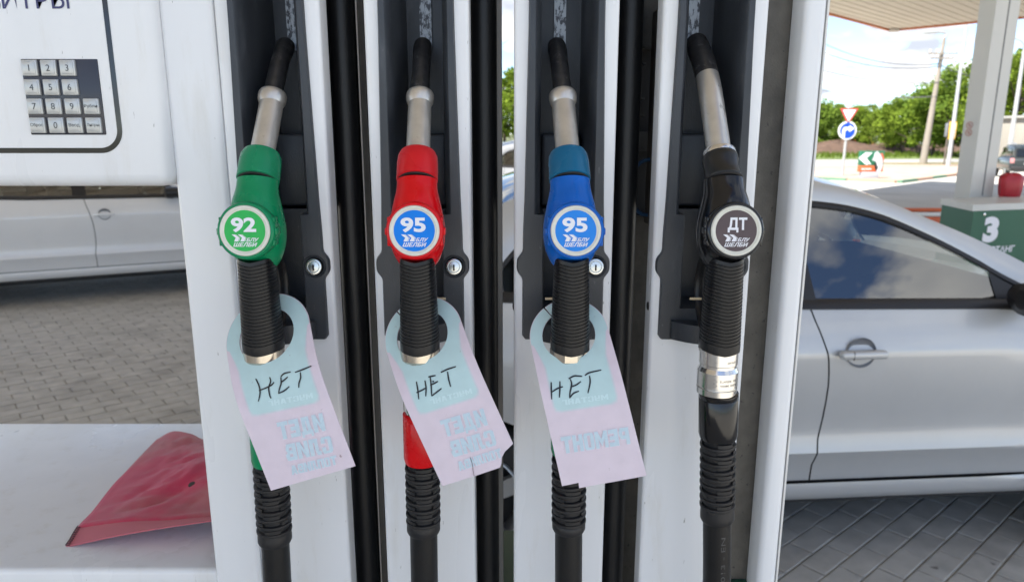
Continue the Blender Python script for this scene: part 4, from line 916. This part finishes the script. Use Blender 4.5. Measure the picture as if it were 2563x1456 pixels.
    for nm, x, sg in (('front_bumper', 1.96, 1), ('rear_bumper', -2.0, -1)):
        rows = []
        for z, bul in ((.22, -.03), (.30, .03), (.45, .06), (.60, .05), (ztop(x) - .02, .0), (ztop(x) + .03, -.06)):
            rows.append([Vector((x + sg * (bul + 0.06 * (1 - (y / .72) ** 2)), y, z)) for y in [-.72 + 1.44 * k / 12 for k in range(13)]])
        o = MB().grid(rows).build(nm, pm, None, 40); o.parent = T
    o = MB().box(-1.9, 1.9, -.70, .70, .19, .21).build('underbody', CABIN, None); o.parent = T
    # cabin
    fl = MB().box(-1.4, 1.0, -.76, .76, .23, .28); fl.grid([[Vector((x, y, z)) for y in (-.74, .74)] for x, z in ((.60, .95), (.72, 1.0), (1.02, .99))]); fl.grid([[Vector((.60, y, z)) for y in (-.74, .74)] for z in (.5, .95)])
    o = fl.build('cabin_floor', CABIN, None); o.parent = T
    SEAT = mat('seat_fabric', (0.05, 0.052, 0.05), 0.9)
    for y in (-.36, .36):
        st = MB(); rbox(st, -.30, .22, y - .24, y + .24, .42, .56, .05, 3)
        pr_ = [(-.34, .52, .24), (-.40, .80, .235), (-.47, 1.02, .20), (-.49, 1.08, .14), (-.50, 1.13, .12), (-.53, 1.28, .10), (-.53, 1.30, .05)]
        st.loft([[Vector((x + .065 * math.copysign(abs(math.cos(t)) ** .6, math.cos(t)), y + w_ * math.copysign(abs(math.sin(t)) ** .6, math.sin(t)), z)) for t in [q * math.pi / 12 for q in range(24)]] for x, z, w_ in pr_])
        o = st.build('seat', SEAT, None, 60); o.parent = T
    st = MB(); rbox(st, -1.25, -.72, -.66, .66, .40, .56, .05, 3); rbox(st, -1.32, -1.16, -.66, .66, .5, 1.06, .05, 3); o = st.build('rear_bench', SEAT, None, 50); o.parent = T
    sw = MB().tube([Vector((.42 - .07 * math.sin(t), .36 + .185 * math.cos(t), .93 + .17 * math.sin(t))) for t in [q * math.pi / 18 for q in range(37)]], .015, 10)
    sw.tube([Vector((.43, .19, .93)), Vector((.45, .36, .92)), Vector((.43, .53, .93))], .02, 8); o = sw.build('steering_wheel', TRIM, None, 60); o.parent = T
    return T
SILV = paint('silver_metallic', (0.57, 0.575, 0.575)); SILV2 = paint('pale_silver_metallic', (0.80, 0.80, 0.80), 0.12); GREYC = paint('grey_metallic', (0.34, 0.36, 0.39))
def place(px, py, yaw):                      # ground point under the near side at the door gap -> car origin
    return (px - 0.85 * math.sin(yaw), py + 0.85 * math.cos(yaw))
y_ = R(4.5); car('silver sedan parked on the right behind the dispenser, mirror at the picture edge', place(1.105, 2.425, y_), y_, SILV)
y_ = R(25); car('pale silver sedan seen under the keypad housing on the left', place(-4.03, 6.78, y_), y_, SILV2)
y_ = R(8); car('grey sedan glimpsed far behind the gap between red and blue nozzle columns', place(0.9, 12.6, y_), y_, GREYC, True, False)

# dark off-road car at the right edge
def suv(label, x, y, yaw, pm, name='parked_car', sc=1.0, group='cars parked around the dispenser'):
    T = thing(name, (x, y, 0), label, 'car', group, rz=yaw)
    def rr(x_, w_, z0, z1, r=.35): return [Vector((x_ * sc, sc * w_ * math.copysign(abs(math.cos(t)) ** r, math.cos(t)), sc * ((z0 + z1) / 2 + (z1 - z0) / 2 * math.copysign(abs(math.sin(t)) ** r, math.sin(t))))) for t in [q * math.pi / 16 for q in range(32)]]
    b = MB().loft([rr(-2.2, .78, .5, .95), rr(-2.15, .88, .42, 1.05), rr(-1.9, .93, .38, 1.10), rr(1.2, .93, .38, 1.08), rr(1.9, .90, .4, 1.02), rr(2.2, .80, .48, .9)]); o = b.build('body', pm, None, 40); o.parent = T
    b = MB().loft([rr(-2.12, .76, 1.0, 1.12), rr(-2.02, .75, 1.0, 1.55), rr(-1.8, .74, 1.0, 1.70), rr(0.0, .74, 1.0, 1.74), rr(.45, .72, 1.0, 1.66), rr(1.15, .74, 1.0, 1.12)]); o = b.build('cabin_roof', pm, None, 40); o.parent = T
    gl = mat('dark_tinted_glass', (0.01, 0.012, 0.014), 0.06)
    q = MB(); q.grid([[Vector((-2.145 * sc + dx * sc, y_ * sc, z * sc)) for y_ in (-.62, 0, .62)] for z, dx in ((1.14, .0), (1.32, .05), (1.52, .10))]); o = q.build('rear_glass', gl, None); o.parent = T
    for s in (-1, 1):
        q = MB(); rbox(q, -1.7 * sc, .55 * sc, min(s * .70, s * .752) * sc, max(s * .70, s * .752) * sc, 1.14 * sc, 1.56 * sc, .02 * sc, 2); o = q.build('side_glass', gl, None); o.parent = T
        q = MB(); rbox(q, -2.21 * sc, -2.08 * sc, (s * .78 - .09) * sc, (s * .78 + .09) * sc, .82 * sc, 1.06 * sc, .02 * sc, 2); o = q.build('tail_light', mat('tail_lens_pale', (0.45, 0.2, 0.2), 0.15), None); o.parent = T
        for wx in (-1.35, 1.35):
            o = MB().lathe([(.1, -.1), (.34, -.1), (.37, -.06), (.37, .06), (.34, .1), (.2, .08)], (wx * sc, s * .82 * sc, .37 * sc), (0, s, 0), 28).build('wheel', TYRE, None, 30); o.parent = T
            for v in o.data.vertices: v.co = Vector((wx * sc, s * .82 * sc, .37 * sc)) + (v.co - Vector((wx * sc, s * .82 * sc, .37 * sc))) * (sc if sc != 1 else 1)
            o2 = MB().lathe([(.21 * sc, .085 * sc), (.15 * sc, .10 * sc), (.01, .09 * sc)], (wx * sc, s * .82 * sc, .37 * sc), (0, s, 0), 20).build('rim', ALLOY, None, 30); o2.parent = o
    q = MB(); rbox(q, -2.28 * sc, -2.12 * sc, -.84 * sc, .84 * sc, .46 * sc, .66 * sc, .04 * sc, 2); o = q.build('rear_bumper', TRIM, None); o.parent = T
    q = MB(); rbox(q, -2.265 * sc, -2.20 * sc, -.26 * sc, .26 * sc, .74 * sc, .86 * sc, .01 * sc, 2); o = q.build('number_plate', mat('plate_white', (0.75, 0.75, 0.75), 0.5), None); o.parent = T
    q = MB()
    for s in (-1, 1): q.tube([Vector((-1.7 * sc, s * .62 * sc, 1.76 * sc)), Vector((.2 * sc, s * .62 * sc, 1.79 * sc))], .03 * sc, 8)
    o = q.build('roof_rail', ALLOY, None); o.parent = T
    return T
suv('dark off-road car partly hidden behind the canopy column', 18.75, 26.6, R(66), paint('dark_teal_metallic', (0.006, 0.012, 0.014), 0.0), 'parked_car', 0.70)
FARC = [(0.72, 0.72, 0.7), (0.6, 0.1, 0.06), (0.75, 0.74, 0.72), (0.68, 0.7, 0.74), (0.7, 0.28, 0.05), (0.75, 0.75, 0.75)]
FN = ['white', 'red', 'ivory', 'pale blue', 'orange', 'white']
WHERE = ['left of the yield sign', 'beside the pole of the yield sign', 'just right of the arrow sign board', 'near the second dirt heap', 'left of the concrete pole', 'right of the concrete pole']
for k, u in enumerate((2072, 2140, 2225, 2262, 2288, 2420)):
    p = atz(u, 374, 0.0)
    suv('tiny distant %s car under the trees, %s' % (FN[k], WHERE[k]), p.x, p.y, R((10, 190, 30, 160, 20, 10)[k]), paint('far_paint_%d' % k, FARC[k], 0.1), 'parked_car', 0.72, 'distant cars under the trees')

# ================================================================== roadside: island, signs, poles, wires
K = atz(2245, 457, 0.0).to_2d()
def ipt(a, b): return K + e1 * a + e2 * b
poly = [ipt(0, 0), ipt(19, 0), Vector((26.5, 36.7)), Vector((14.0, 35.2)), Vector((7.0, 34.3)), ipt(0, 10)]
o = MB().prism([tuple(p) for p in poly], -0.02, 0.06).build('brick_island', mat('pink_brick_paving', (0.36, 0.275, 0.22), 0.9, var=0.18, vs=1.5)); o['kind'] = 'structure'
kc = [mat('kerb_green', (0.10, 0.20, 0.13), 0.7, var=0.1, vs=4), mat('kerb_orange', (0.40, 0.245, 0.175), 0.7, var=0.1, vs=4)]
KB = bpy.data.objects.new('painted_kerb', None); COL.objects.link(KB); KB.location = (K.x, K.y, 0); KB['kind'] = 'structure'
k = 0
for axis, n in ((e1, 9), (e2, 6)):
    oth = e2 if axis is e1 else e1
    for i in range(n):
        a0, a1 = 1.6 * i, 1.6 * i + 1.57; q = [K + axis * a0, K + axis * a1, K + axis * a1 - oth * 0.16, K + axis * a0 - oth * 0.16]
        if i == 0 and axis is e2: q = [K + e2 * 0.02, K + e2 * a1, K + e2 * a1 - e1 * 0.16, K + e2 * 0.02 - e1 * 0.16]
        MB().prism([tuple(p) for p in q], -0.02, 0.075).build('kerb_block', kc[(i + (axis is e2)) % 2], KB)
GRASS = mat('verge_grass', (0.115, 0.16, 0.035), 0.95, var=0.35, vs=1.2, bump=0.6, bs=8)
sheet('grass_verge', [(-200, 20), (14, 45), (60, 52), (200, 71.5), (260, 140), (14, 82), (-200, 90)], -0.008, GRASS)
gi = atz(2330, 409, 0.0)
sheet('verge_island', [(gi.x + 4.2 * math.cos(t), gi.y + 1.3 * math.sin(t) + 0.25 * math.cos(t)) for t in [q * math.pi / 10 for q in range(20)]], -0.004, mat('dry_verge', (0.17, 0.14, 0.06), 0.95, var=0.3, vs=2))

# blades of grass along the verge
gm = leaf_mat('grass_blades', (0.10, 0.15, 0.03)); gb = MB(); rg_ = random.Random(5)
for _ in range(9000):
    x = rg_.uniform(10, 60); y = rg_.uniform(46.5, 66); y += (x - 14) * 0.15
    h = rg_.uniform(0.10, 0.32); a = rg_.uniform(0, 6.28); w_ = 0.05
    gb.add([(x - w_ * math.cos(a), y - w_ * math.sin(a), -0.01), (x + w_ * math.cos(a), y + w_ * math.sin(a), -0.01), (x + 0.08 * math.sin(a), y, h)], [(0, 1, 2)])
o = gb.build('verge_grass', gm, None, fix=False); o['kind'] = 'stuff'; o['label'] = 'rough green grass along the far side of the road'
# dirt heaps
for nm, (u, v, w_, h_, lb_) in enumerate(((2100, 383, 5.2, 1.0, 'long brown dirt heap behind the yield sign'), (2250, 381, 6.2, 0.85, 'brown dirt heap left of the concrete pole'), (2345, 381, 4.2, 0.85, 'brown dirt heap right of the concrete pole'))):
    p = atz(u, v, 0.0); rows = []; rr_ = random.Random(nm)
    for j in range(13):
        f = j / 12; row = []
        for i in range(33):
            t = 2 * math.pi * i / 32; r = f; zz = h_ * (1 - f ** 1.3) * (1 + 0.12 * math.sin(5 * t + nm)) + rr_.uniform(-.05, .05) * (1 - f)
            row.append((p.x + w_ * r * math.cos(t) * (1 + .08 * math.sin(3 * t)), p.y + 2.2 * r * math.sin(t), max(-0.05, zz) - 0.02))
        rows.append(row)
    tag(MB().grid(rows).build('dirt_heap', mat('brown_dirt', (0.085, 0.052, 0.036), 0.95, var=0.3, vs=3, bump=1.0, bs=6), None, 60), lb_, 'dirt heap', 'dirt heaps under the trees')

GALV = mat('galvanised_pole', (0.42, 0.43, 0.43), 0.45, metal=0.4, var=0.06, vs=4)
CPOLE = mat('concrete_pole', (0.235, 0.21, 0.175), 0.9, var=0.15, vs=2)
# road sign pole with yield triangle and turn-right disc
p = atz(2108, 440, 0.06); SG = thing('road_sign', p, 'road sign post with yield triangle above a blue turn-right disc', 'road sign')
tp = at(2125, 268, p.y); MB().tube([p, Vector((p.x, p.y, tp.z))], 0.045, 14).build('post', GALV, SG)
cy = p.y - 0.06; c1_ = at(2125, 285, cy); c2_ = at(2120, 327, cy); sc_ = (cy * CP) / 1778
def plate(cx, cz, poly, y0, y1, nm, m): MB().prism(poly, y0, y1, lambda x, z, y: (cx + x, y, cz + z)).build(nm, m, SG)
def rtri(r, z0): return [(r * math.cos(a), r * math.sin(a) + z0) for a in (R(150), R(30), R(270))]
RS = mat('sign_red', (0.60, 0.06, 0.06), 0.4); WS = mat('sign_white', (0.78, 0.79, 0.80), 0.4); BS_ = mat('sign_blue', (0.005, 0.06, 0.55), 0.35)
plate(p.x + 0.0, c1_.z, rtri(0.38, 0), cy, cy + 0.03, 'yield_border', RS); plate(p.x, c1_.z, rtri(0.275, 0), cy - 0.008, cy - 0.001, 'yield_face', WS)
circ = lambda r: [(r * math.cos(a), r * math.sin(a)) for a in [q * math.pi / 18 for q in range(36)]]
plate(p.x, c2_.z, circ(0.33), cy, cy + 0.03, 'disc_rim', WS); plate(p.x, c2_.z, circ(0.28), cy - 0.008, cy - 0.001, 'disc_face', BS_)
arr = [(-.19, -.235), (-.19, .02), (-.15, .10), (-.08, .125), (.06, .125), (.06, .19), (.245, .07), (.06, -.05), (.06, .02), (-.05, .02), (-.08, 0), (-.09, -.03), (-.09, -.26)]
plate(p.x, c2_.z, arr, cy - 0.016, cy - 0.009, 'arrow', WS)
# station arrow board with chevrons and a horse's head
p = atz(2175, 446, 0.06); BD = thing('station_board', p, 'green and orange station board with white chevrons and horse head', 'sign board')
s_ = p.y * 1.0 / 1778 * 0.99; zb_ = at(2175, 430, p.y).z; zt_ = at(2175, 378, p.y).z; W2 = 29 * s_
rbox(MB(), p.x - W2 * 0.78, p.x + W2 * 0.72, p.y - 0.1, p.y + 0.1, 0.055, zb_, 0.02, 2).build('pedestal', mat('pedestal_grey', (0.36, 0.38, 0.42), 0.5), BD)
rbox(MB(), p.x - W2, p.x + W2, p.y - 0.09, p.y + 0.09, zb_ + 0.002, zb_ + (zt_ - zb_) * 0.30, 0.01, 2).build('orange_panel', mat('board_orange', (0.50, 0.10, 0.03), 0.5), BD)
rbox(MB(), p.x - W2, p.x + W2, p.y - 0.09, p.y + 0.09, zb_ + (zt_ - zb_) * 0.303, zt_, 0.01, 2).build('green_panel', mat('board_green', (0.012, 0.12, 0.062), 0.5), BD)
hh = zt_ - zb_
def bpl(pts, nm, m, dy): MB().prism([(p.x + x * W2, zb_ + z * hh) for x, z in pts], p.y - 0.092 - dy, p.y - 0.0905, lambda x, z, y: (x, y, z)).build(nm, m, BD)
bpl([(-.62, .93), (-.25, .93), (-.72, .66), (-.25, .40), (-.45, .33), (-1.18, .66)], 'chevron', WS, .004); bpl([(-.17, .93), (-.05, .93), (-.52, .66), (-.05, .36), (-.17, .36), (-.66, .66)], 'chevron', WS, .004)
bpl([(.08, .58), (.03, .50), (.0, .56), (.10, .72), (.14, .88), (.28, .97), (.40, 1.0), (.46, .92), (.62, .86), (.80, .70), (.90, .50), (.92, .30), (.80, .0), (.45, .0), (.52, .20), (.40, .42), (.30, .52), (.22, .50)], 'horse_head', mat('horse_white', (0.50, 0.51, 0.54), 0.4), .004)
bpl([(.62, .86), (.82, .92), (.98, .70), (.96, .40), (.88, .58), (.78, .72)], 'horse_mane', mat('horse_mane_red', (0.42, 0.10, 0.05), 0.4), .006)
bpl([(.22, .42), (.36, .46), (.50, .24), (.62, .30), (.44, .02), (.28, .18)], 'horse_shadow', mat('horse_black', (0.012, 0.014, 0.014), 0.4), .006)
tb = MB(); put_text(tb, '•••••', lambda x, y: (p.x + W2 * (-.85 + x), p.y - 0.093, zb_ + hh * (.10 + y)), .85, .08); tb.build('small_print', PRINTW, BD, fix=False)
# concrete pole with lamp arm, crossarms and wires
def vtube(a, zt, r0, r1, nm, m, par): MB().tube([Vector(a), Vector((a[0], a[1], zt))], [r0, r1], 14).build(nm, m, par)
p = atz(2310, 410, -0.02); Y = p.y; zt = at(2366, 95, Y).z; CPo = thing('concrete_pole', p, 'leaning concrete utility pole with lamp arm and insulator crossarms', 'utility pole')
tl = Vector((p.x + 0.32, Y, zt)); MB().tube([p, tl], [0.19, 0.075], 12).build('mast', CPOLE, CPo)
a0 = tl; a1 = Vector((tl.x + 0.02, Y, zt + 0.22)); a2 = at(2322, 82, Y)
MB().tube(crom([a0, a1, (a1 + a2) / 2 + Vector((0, 0, 0.05)), a2], 5), 0.065, 8).build('lamp_arm', GALV, CPo)
rbox(MB(), a2.x - 0.25, a2.x + 0.15, Y - 0.1, Y + 0.1, a2.z - 0.06, a2.z + 0.05, 0.03, 2).build('lamp_head', GALV, CPo)
ends = []
for v in (135, 147):
    z = at(2362, v, Y).z; cx = p.x + 0.32 * (z / zt); wdt = 0.78 if v == 135 else 0.62
    ar = MB().box(cx - wdt, cx + wdt, Y - 0.16, Y - 0.10, z - 0.03, z + 0.03).build('crossarm', CPOLE, CPo)
    for q in (-.9, -.45, .45, .9):
        ins = MB().lathe([(.02, 0), (.055, .05), (.03, .10), (.06, .14), (.02, .19)], (cx + wdt * q, Y - 0.13, z + 0.031), (0, 0, 1), 10).build('insulator', mat('insulator', (0.5, 0.48, 0.44), 0.3), None); put(ins, ar)
        if v == 135: ends.append(Vector((cx + wdt * q, Y - 0.13, z + 0.2)))
WIRE = mat('wire', (0.05, 0.05, 0.055), 0.6)
def wire(a, b, sag, nm, lb_): 
    pts = [Vector(a).lerp(Vector(b), t / 20) - Vector((0, 0, sag * 4 * (t / 20) * (1 - t / 20))) for t in range(21)]
    tag(MB().tube(pts, 0.028, 6).build(nm, WIRE), lb_, 'wire', 'overhead wires')
wz = at(2350, 160, Y); wire((p.x + .25, Y - .15, wz.z), at(1960, 45, Y + 6), 0.9, 'overhead_wire', 'thick upper overhead wire sagging from the concrete pole')
wire((p.x + .24, Y - .15, at(2350, 166, Y).z), at(1960, 75, Y + 6), 0.85, 'overhead_wire', 'second overhead wire just below the thick upper one')
wire((p.x + .20, Y - .15, at(2345, 207, Y).z), at(1960, 140, Y + 6), 0.5, 'overhead_wire', 'thin middle overhead wire left of the concrete pole')
wire((p.x + .18, Y - .15, at(2340, 242, Y).z), at(1960, 200, Y + 6), 0.4, 'overhead_wire', 'lowest thin overhead wire above the treetops')
wire((p.x + .26, Y - .15, at(2352, 165, Y).z), (p.x + 5.5, Y + 2, at(2410, 200, Y).z), 0.2, 'overhead_wire', 'overhead wire running right from the concrete pole')
# slim metal lamp posts
p = atz(2372, 420, -0.01); LP = thing('lamp_post', p, 'slim grey metal lamp post just left of the canopy column', 'lamp post')
vtube(p, 7.8, 0.10, 0.05, 'mast', GALV, LP); MB().tube(crom([(p.x, p.y, 7.78), (p.x, p.y, 8.1), (p.x - .6, p.y, 8.35), (p.x - 1.3, p.y, 8.4)], 5), 0.04, 8).build('arm', GALV, LP); rbox(MB(), p.x - 1.9, p.x - 1.3, p.y - .12, p.y + .12, 8.35, 8.45, .03, 2).build('lamp_head', GALV, LP)
p = at(2527, 372, 30.0); p.z = -0.01; LP = thing('lamp_post', p, 'grey metal lamp post with curved arm at the right edge', 'lamp post')
zt = at(2556, 125, 30.0).z; vtube(p, zt, 0.10, 0.06, 'mast', GALV, LP); MB().tube(crom([(p.x, p.y, zt - .02), (p.x, p.y, zt + .12), (p.x - .2, p.y, zt + .35), (p.x - .7, p.y, zt + .5)], 5), 0.035, 8).build('arm', GALV, LP); rbox(MB(), p.x - 1.1, p.x - .7, p.y - .1, p.y + .1, zt + .45, zt + .54, .02, 2).build('lamp_head', GALV, LP)
# bus stop sign
p = atz(2362, 416, -0.01); BSn = thing('bus_stop_sign', p, 'yellow-edged bus stop sign beside the metal lamp post', 'sign')
c = at(2371, 327, p.y); vtube(p, c.z + .5, .04, .04, 'post', mat('sign_post_dark', (0.12, 0.10, 0.08), 0.6), BSn)
hw_, hh_ = .17, .42; X0 = p.x + 0.16; BY = mat('bus_yellow', (0.75, 0.45, 0.03), 0.4)
rbox(MB(), X0 - hw_, X0 + hw_, p.y - .10, p.y - .06, c.z - hh_, c.z + hh_, .01, 2).build('border', BY, BSn); rbox(MB(), X0 - hw_ * .72, X0 + hw_ * .72, p.y - .112, p.y - .101, c.z - hh_ * .8, c.z + hh_ * .84, .004, 2).build('face', WS, BSn)
MB().prism([(X0 - .09, c.z - .12), (X0 + .09, c.z - .12), (X0 + .03, c.z + .30), (X0 - .03, c.z + .30)], p.y - .118, p.y - .1125, lambda x, z, y: (x, y, z)).build('symbol', BS_, BSn)
rbox(MB(), p.x - .14, p.x - .045, p.y - .08, p.y + .08, c.z - .30, c.z + .36, .02, 2).build('timetable_box', mat('timetable_grey', (0.16, 0.17, 0.18), 0.5), BSn)
# plain kiosk at the right edge
kp = at(2552, 380, 34.0); ki = thing('kiosk', (kp.x + 1.6, 35.2, 0), 'plain beige kiosk wall at the right picture edge', 'kiosk')
rbox(MB(), kp.x, kp.x + 4, 34, 37, -0.02, at(2550, 296, 34.0).z, .03, 2).build('wall', mat('kiosk_beige', (0.27, 0.255, 0.22), 0.8, var=0.05, vs=1), ki); rbox(MB(), kp.x - .15, kp.x + 4.15, 33.85, 37.15, at(2550, 296, 34.0).z + .002, at(2550, 296, 34.0).z + .12, .02, 2).build('roof', mat('kiosk_roof', (0.3, 0.3, 0.28), 0.7), ki)

# ================================================================== trees
BARK = mat('tree_bark', (0.075, 0.058, 0.042), 0.95, var=0.3, vs=5)
LM = [leaf_mat('leaves_fresh', (0.165, 0.245, 0.040)), leaf_mat('leaves_mid', (0.115, 0.185, 0.036)), leaf_mat('leaves_grey', (0.15, 0.21, 0.075))]
def tree_meshes(seed, h, w_, n, leaf):
    r = random.Random(seed); tr = MB(); cl = []
    tr.tube(crom([(0, 0, -0.1), (.05 * h * r.uniform(-1, 1) * .4, 0, h * .2), (.03 * h * r.uniform(-1, 1), .02 * h, h * .45), (0, 0, h * .8)], 4), [.026 * h * (1 - .07 * k) for k in range(13)], 8)
    for k in range(8):
        a = k * 2.4 + r.uniform(-.4, .4); z0 = h * r.uniform(.18, .55); L = w_ * r.uniform(.5, .95); e = Vector((L * math.cos(a), L * math.sin(a), z0 + h * r.uniform(.15, .35)))
        tr.tube(crom([(0, 0, z0), (e.x * .4, e.y * .4, z0 + (e.z - z0) * .35), e], 4), [.012 * h * (1 - .09 * q) for q in range(9)], 6); cl.append((e, w_ * r.uniform(.28, .42)))
    for k in range(26):
        a = r.uniform(0, 6.283); q = r.random() ** .5; zz = r.uniform(.20, 1.0); prof = math.sin(math.pi * min(1, (zz - .08) / .95)) ** .6
        cl.append((Vector((w_ * q * prof * math.cos(a), w_ * q * prof * math.sin(a), h * zz)), w_ * r.uniform(.18, .36)))
    lv = MB()
    for _ in range(n):
        c, s = r.choice(cl); d = Vector((r.gauss(0, 1), r.gauss(0, 1), r.gauss(0, .75))); d = d.normalized() * (r.random() ** .45) * s; p = c + d
        if p.z < h * .12: continue
        u = Vector((r.gauss(0, 1), r.gauss(0, 1), r.gauss(0, .6))).normalized(); v = u.orthogonal().normalized(); q = leaf * r.uniform(.6, 1.4)
        lv.add([p - u * q, p + v * q * .55, p + u * q, p - v * q * .55], [(0, 1, 2, 3)])
    return tr, lv
TV = []
for k, (h, w_) in enumerate(((5.2, 2.5), (6.0, 2.9), (4.6, 2.7))):
    a, b = tree_meshes(40 + k, h, w_, 5200, .13)
    TV.append((a, b, h))
_proto = {}
def tree(u, Y, vtop, kind, lm, label, name='leafy_tree'):
    p = at(u, 300, Y); top = at(u, vtop, Y).z; tr, lv, h = TV[kind]; s = top / h * 0.96
    T = thing(name, (p.x, Y, -0.02), label, 'tree', 'trees beyond the road', rz=(u * 0.37) % 6.28); T.scale = (s, s, s)
    for nm, mb, m in (('trunk', tr, BARK), ('crown', lv, LM[lm])):
        key = (kind, nm)
        if key not in _proto: o = mb.build(nm, m, None, 80, fix=False); _proto[key] = o
        else: o = _proto[key].copy(); COL.objects.link(o)
        o.parent = T; o.matrix_parent_inverse = Matrix.Identity(4)
        if o.material_slots[0].material is not m: o.material_slots[0].link = 'OBJECT'; o.material_slots[0].material = m
for a in [(2052, 66, 258, 2, 1, 'round dark green tree just right of the white corner post'), (2098, 70, 262, 0, 0, 'fresh green tree behind the yield triangle'), (2140, 68, 268, 2, 1, 'mid green tree right of the yield triangle'),
          (2185, 66, 262, 1, 0, 'bright green tree behind the station board'), (2228, 72, 268, 0, 2, 'greyish green tree right of the station board'), (2262, 60, 250, 2, 0, 'bright tree with open crown left of the concrete pole'),
          (2300, 58, 235, 1, 1, 'dense green tree behind the concrete pole'), (2345, 52, 205, 0, 0, 'tall fresh green tree between concrete pole and lamp post'), (2392, 50, 165, 1, 1, 'tall dark tree behind the lamp post and canopy column'),
          (2440, 52, 150, 0, 1, 'tall tree mostly hidden behind the canopy column'), (2540, 42, 108, 1, 0, 'tall yellowish tree right of the canopy column'), (2590, 46, 120, 2, 0, 'tall tree cut by the right picture edge'),
          (1262, 88, 168, 0, 0, 'far pale tree seen through the gap between nozzle columns'), (1300, 96, 180, 1, 2, 'far tree hidden mostly by the blue nozzle column'),
          (2030, 74, 250, 0, 0, 'tree mostly hidden behind the white corner post'), (2165, 80, 258, 1, 2, 'grey green tree in the back row behind the signs'), (2320, 76, 232, 2, 2, 'back row tree showing left of the lamp post')]:
    tree(*a)
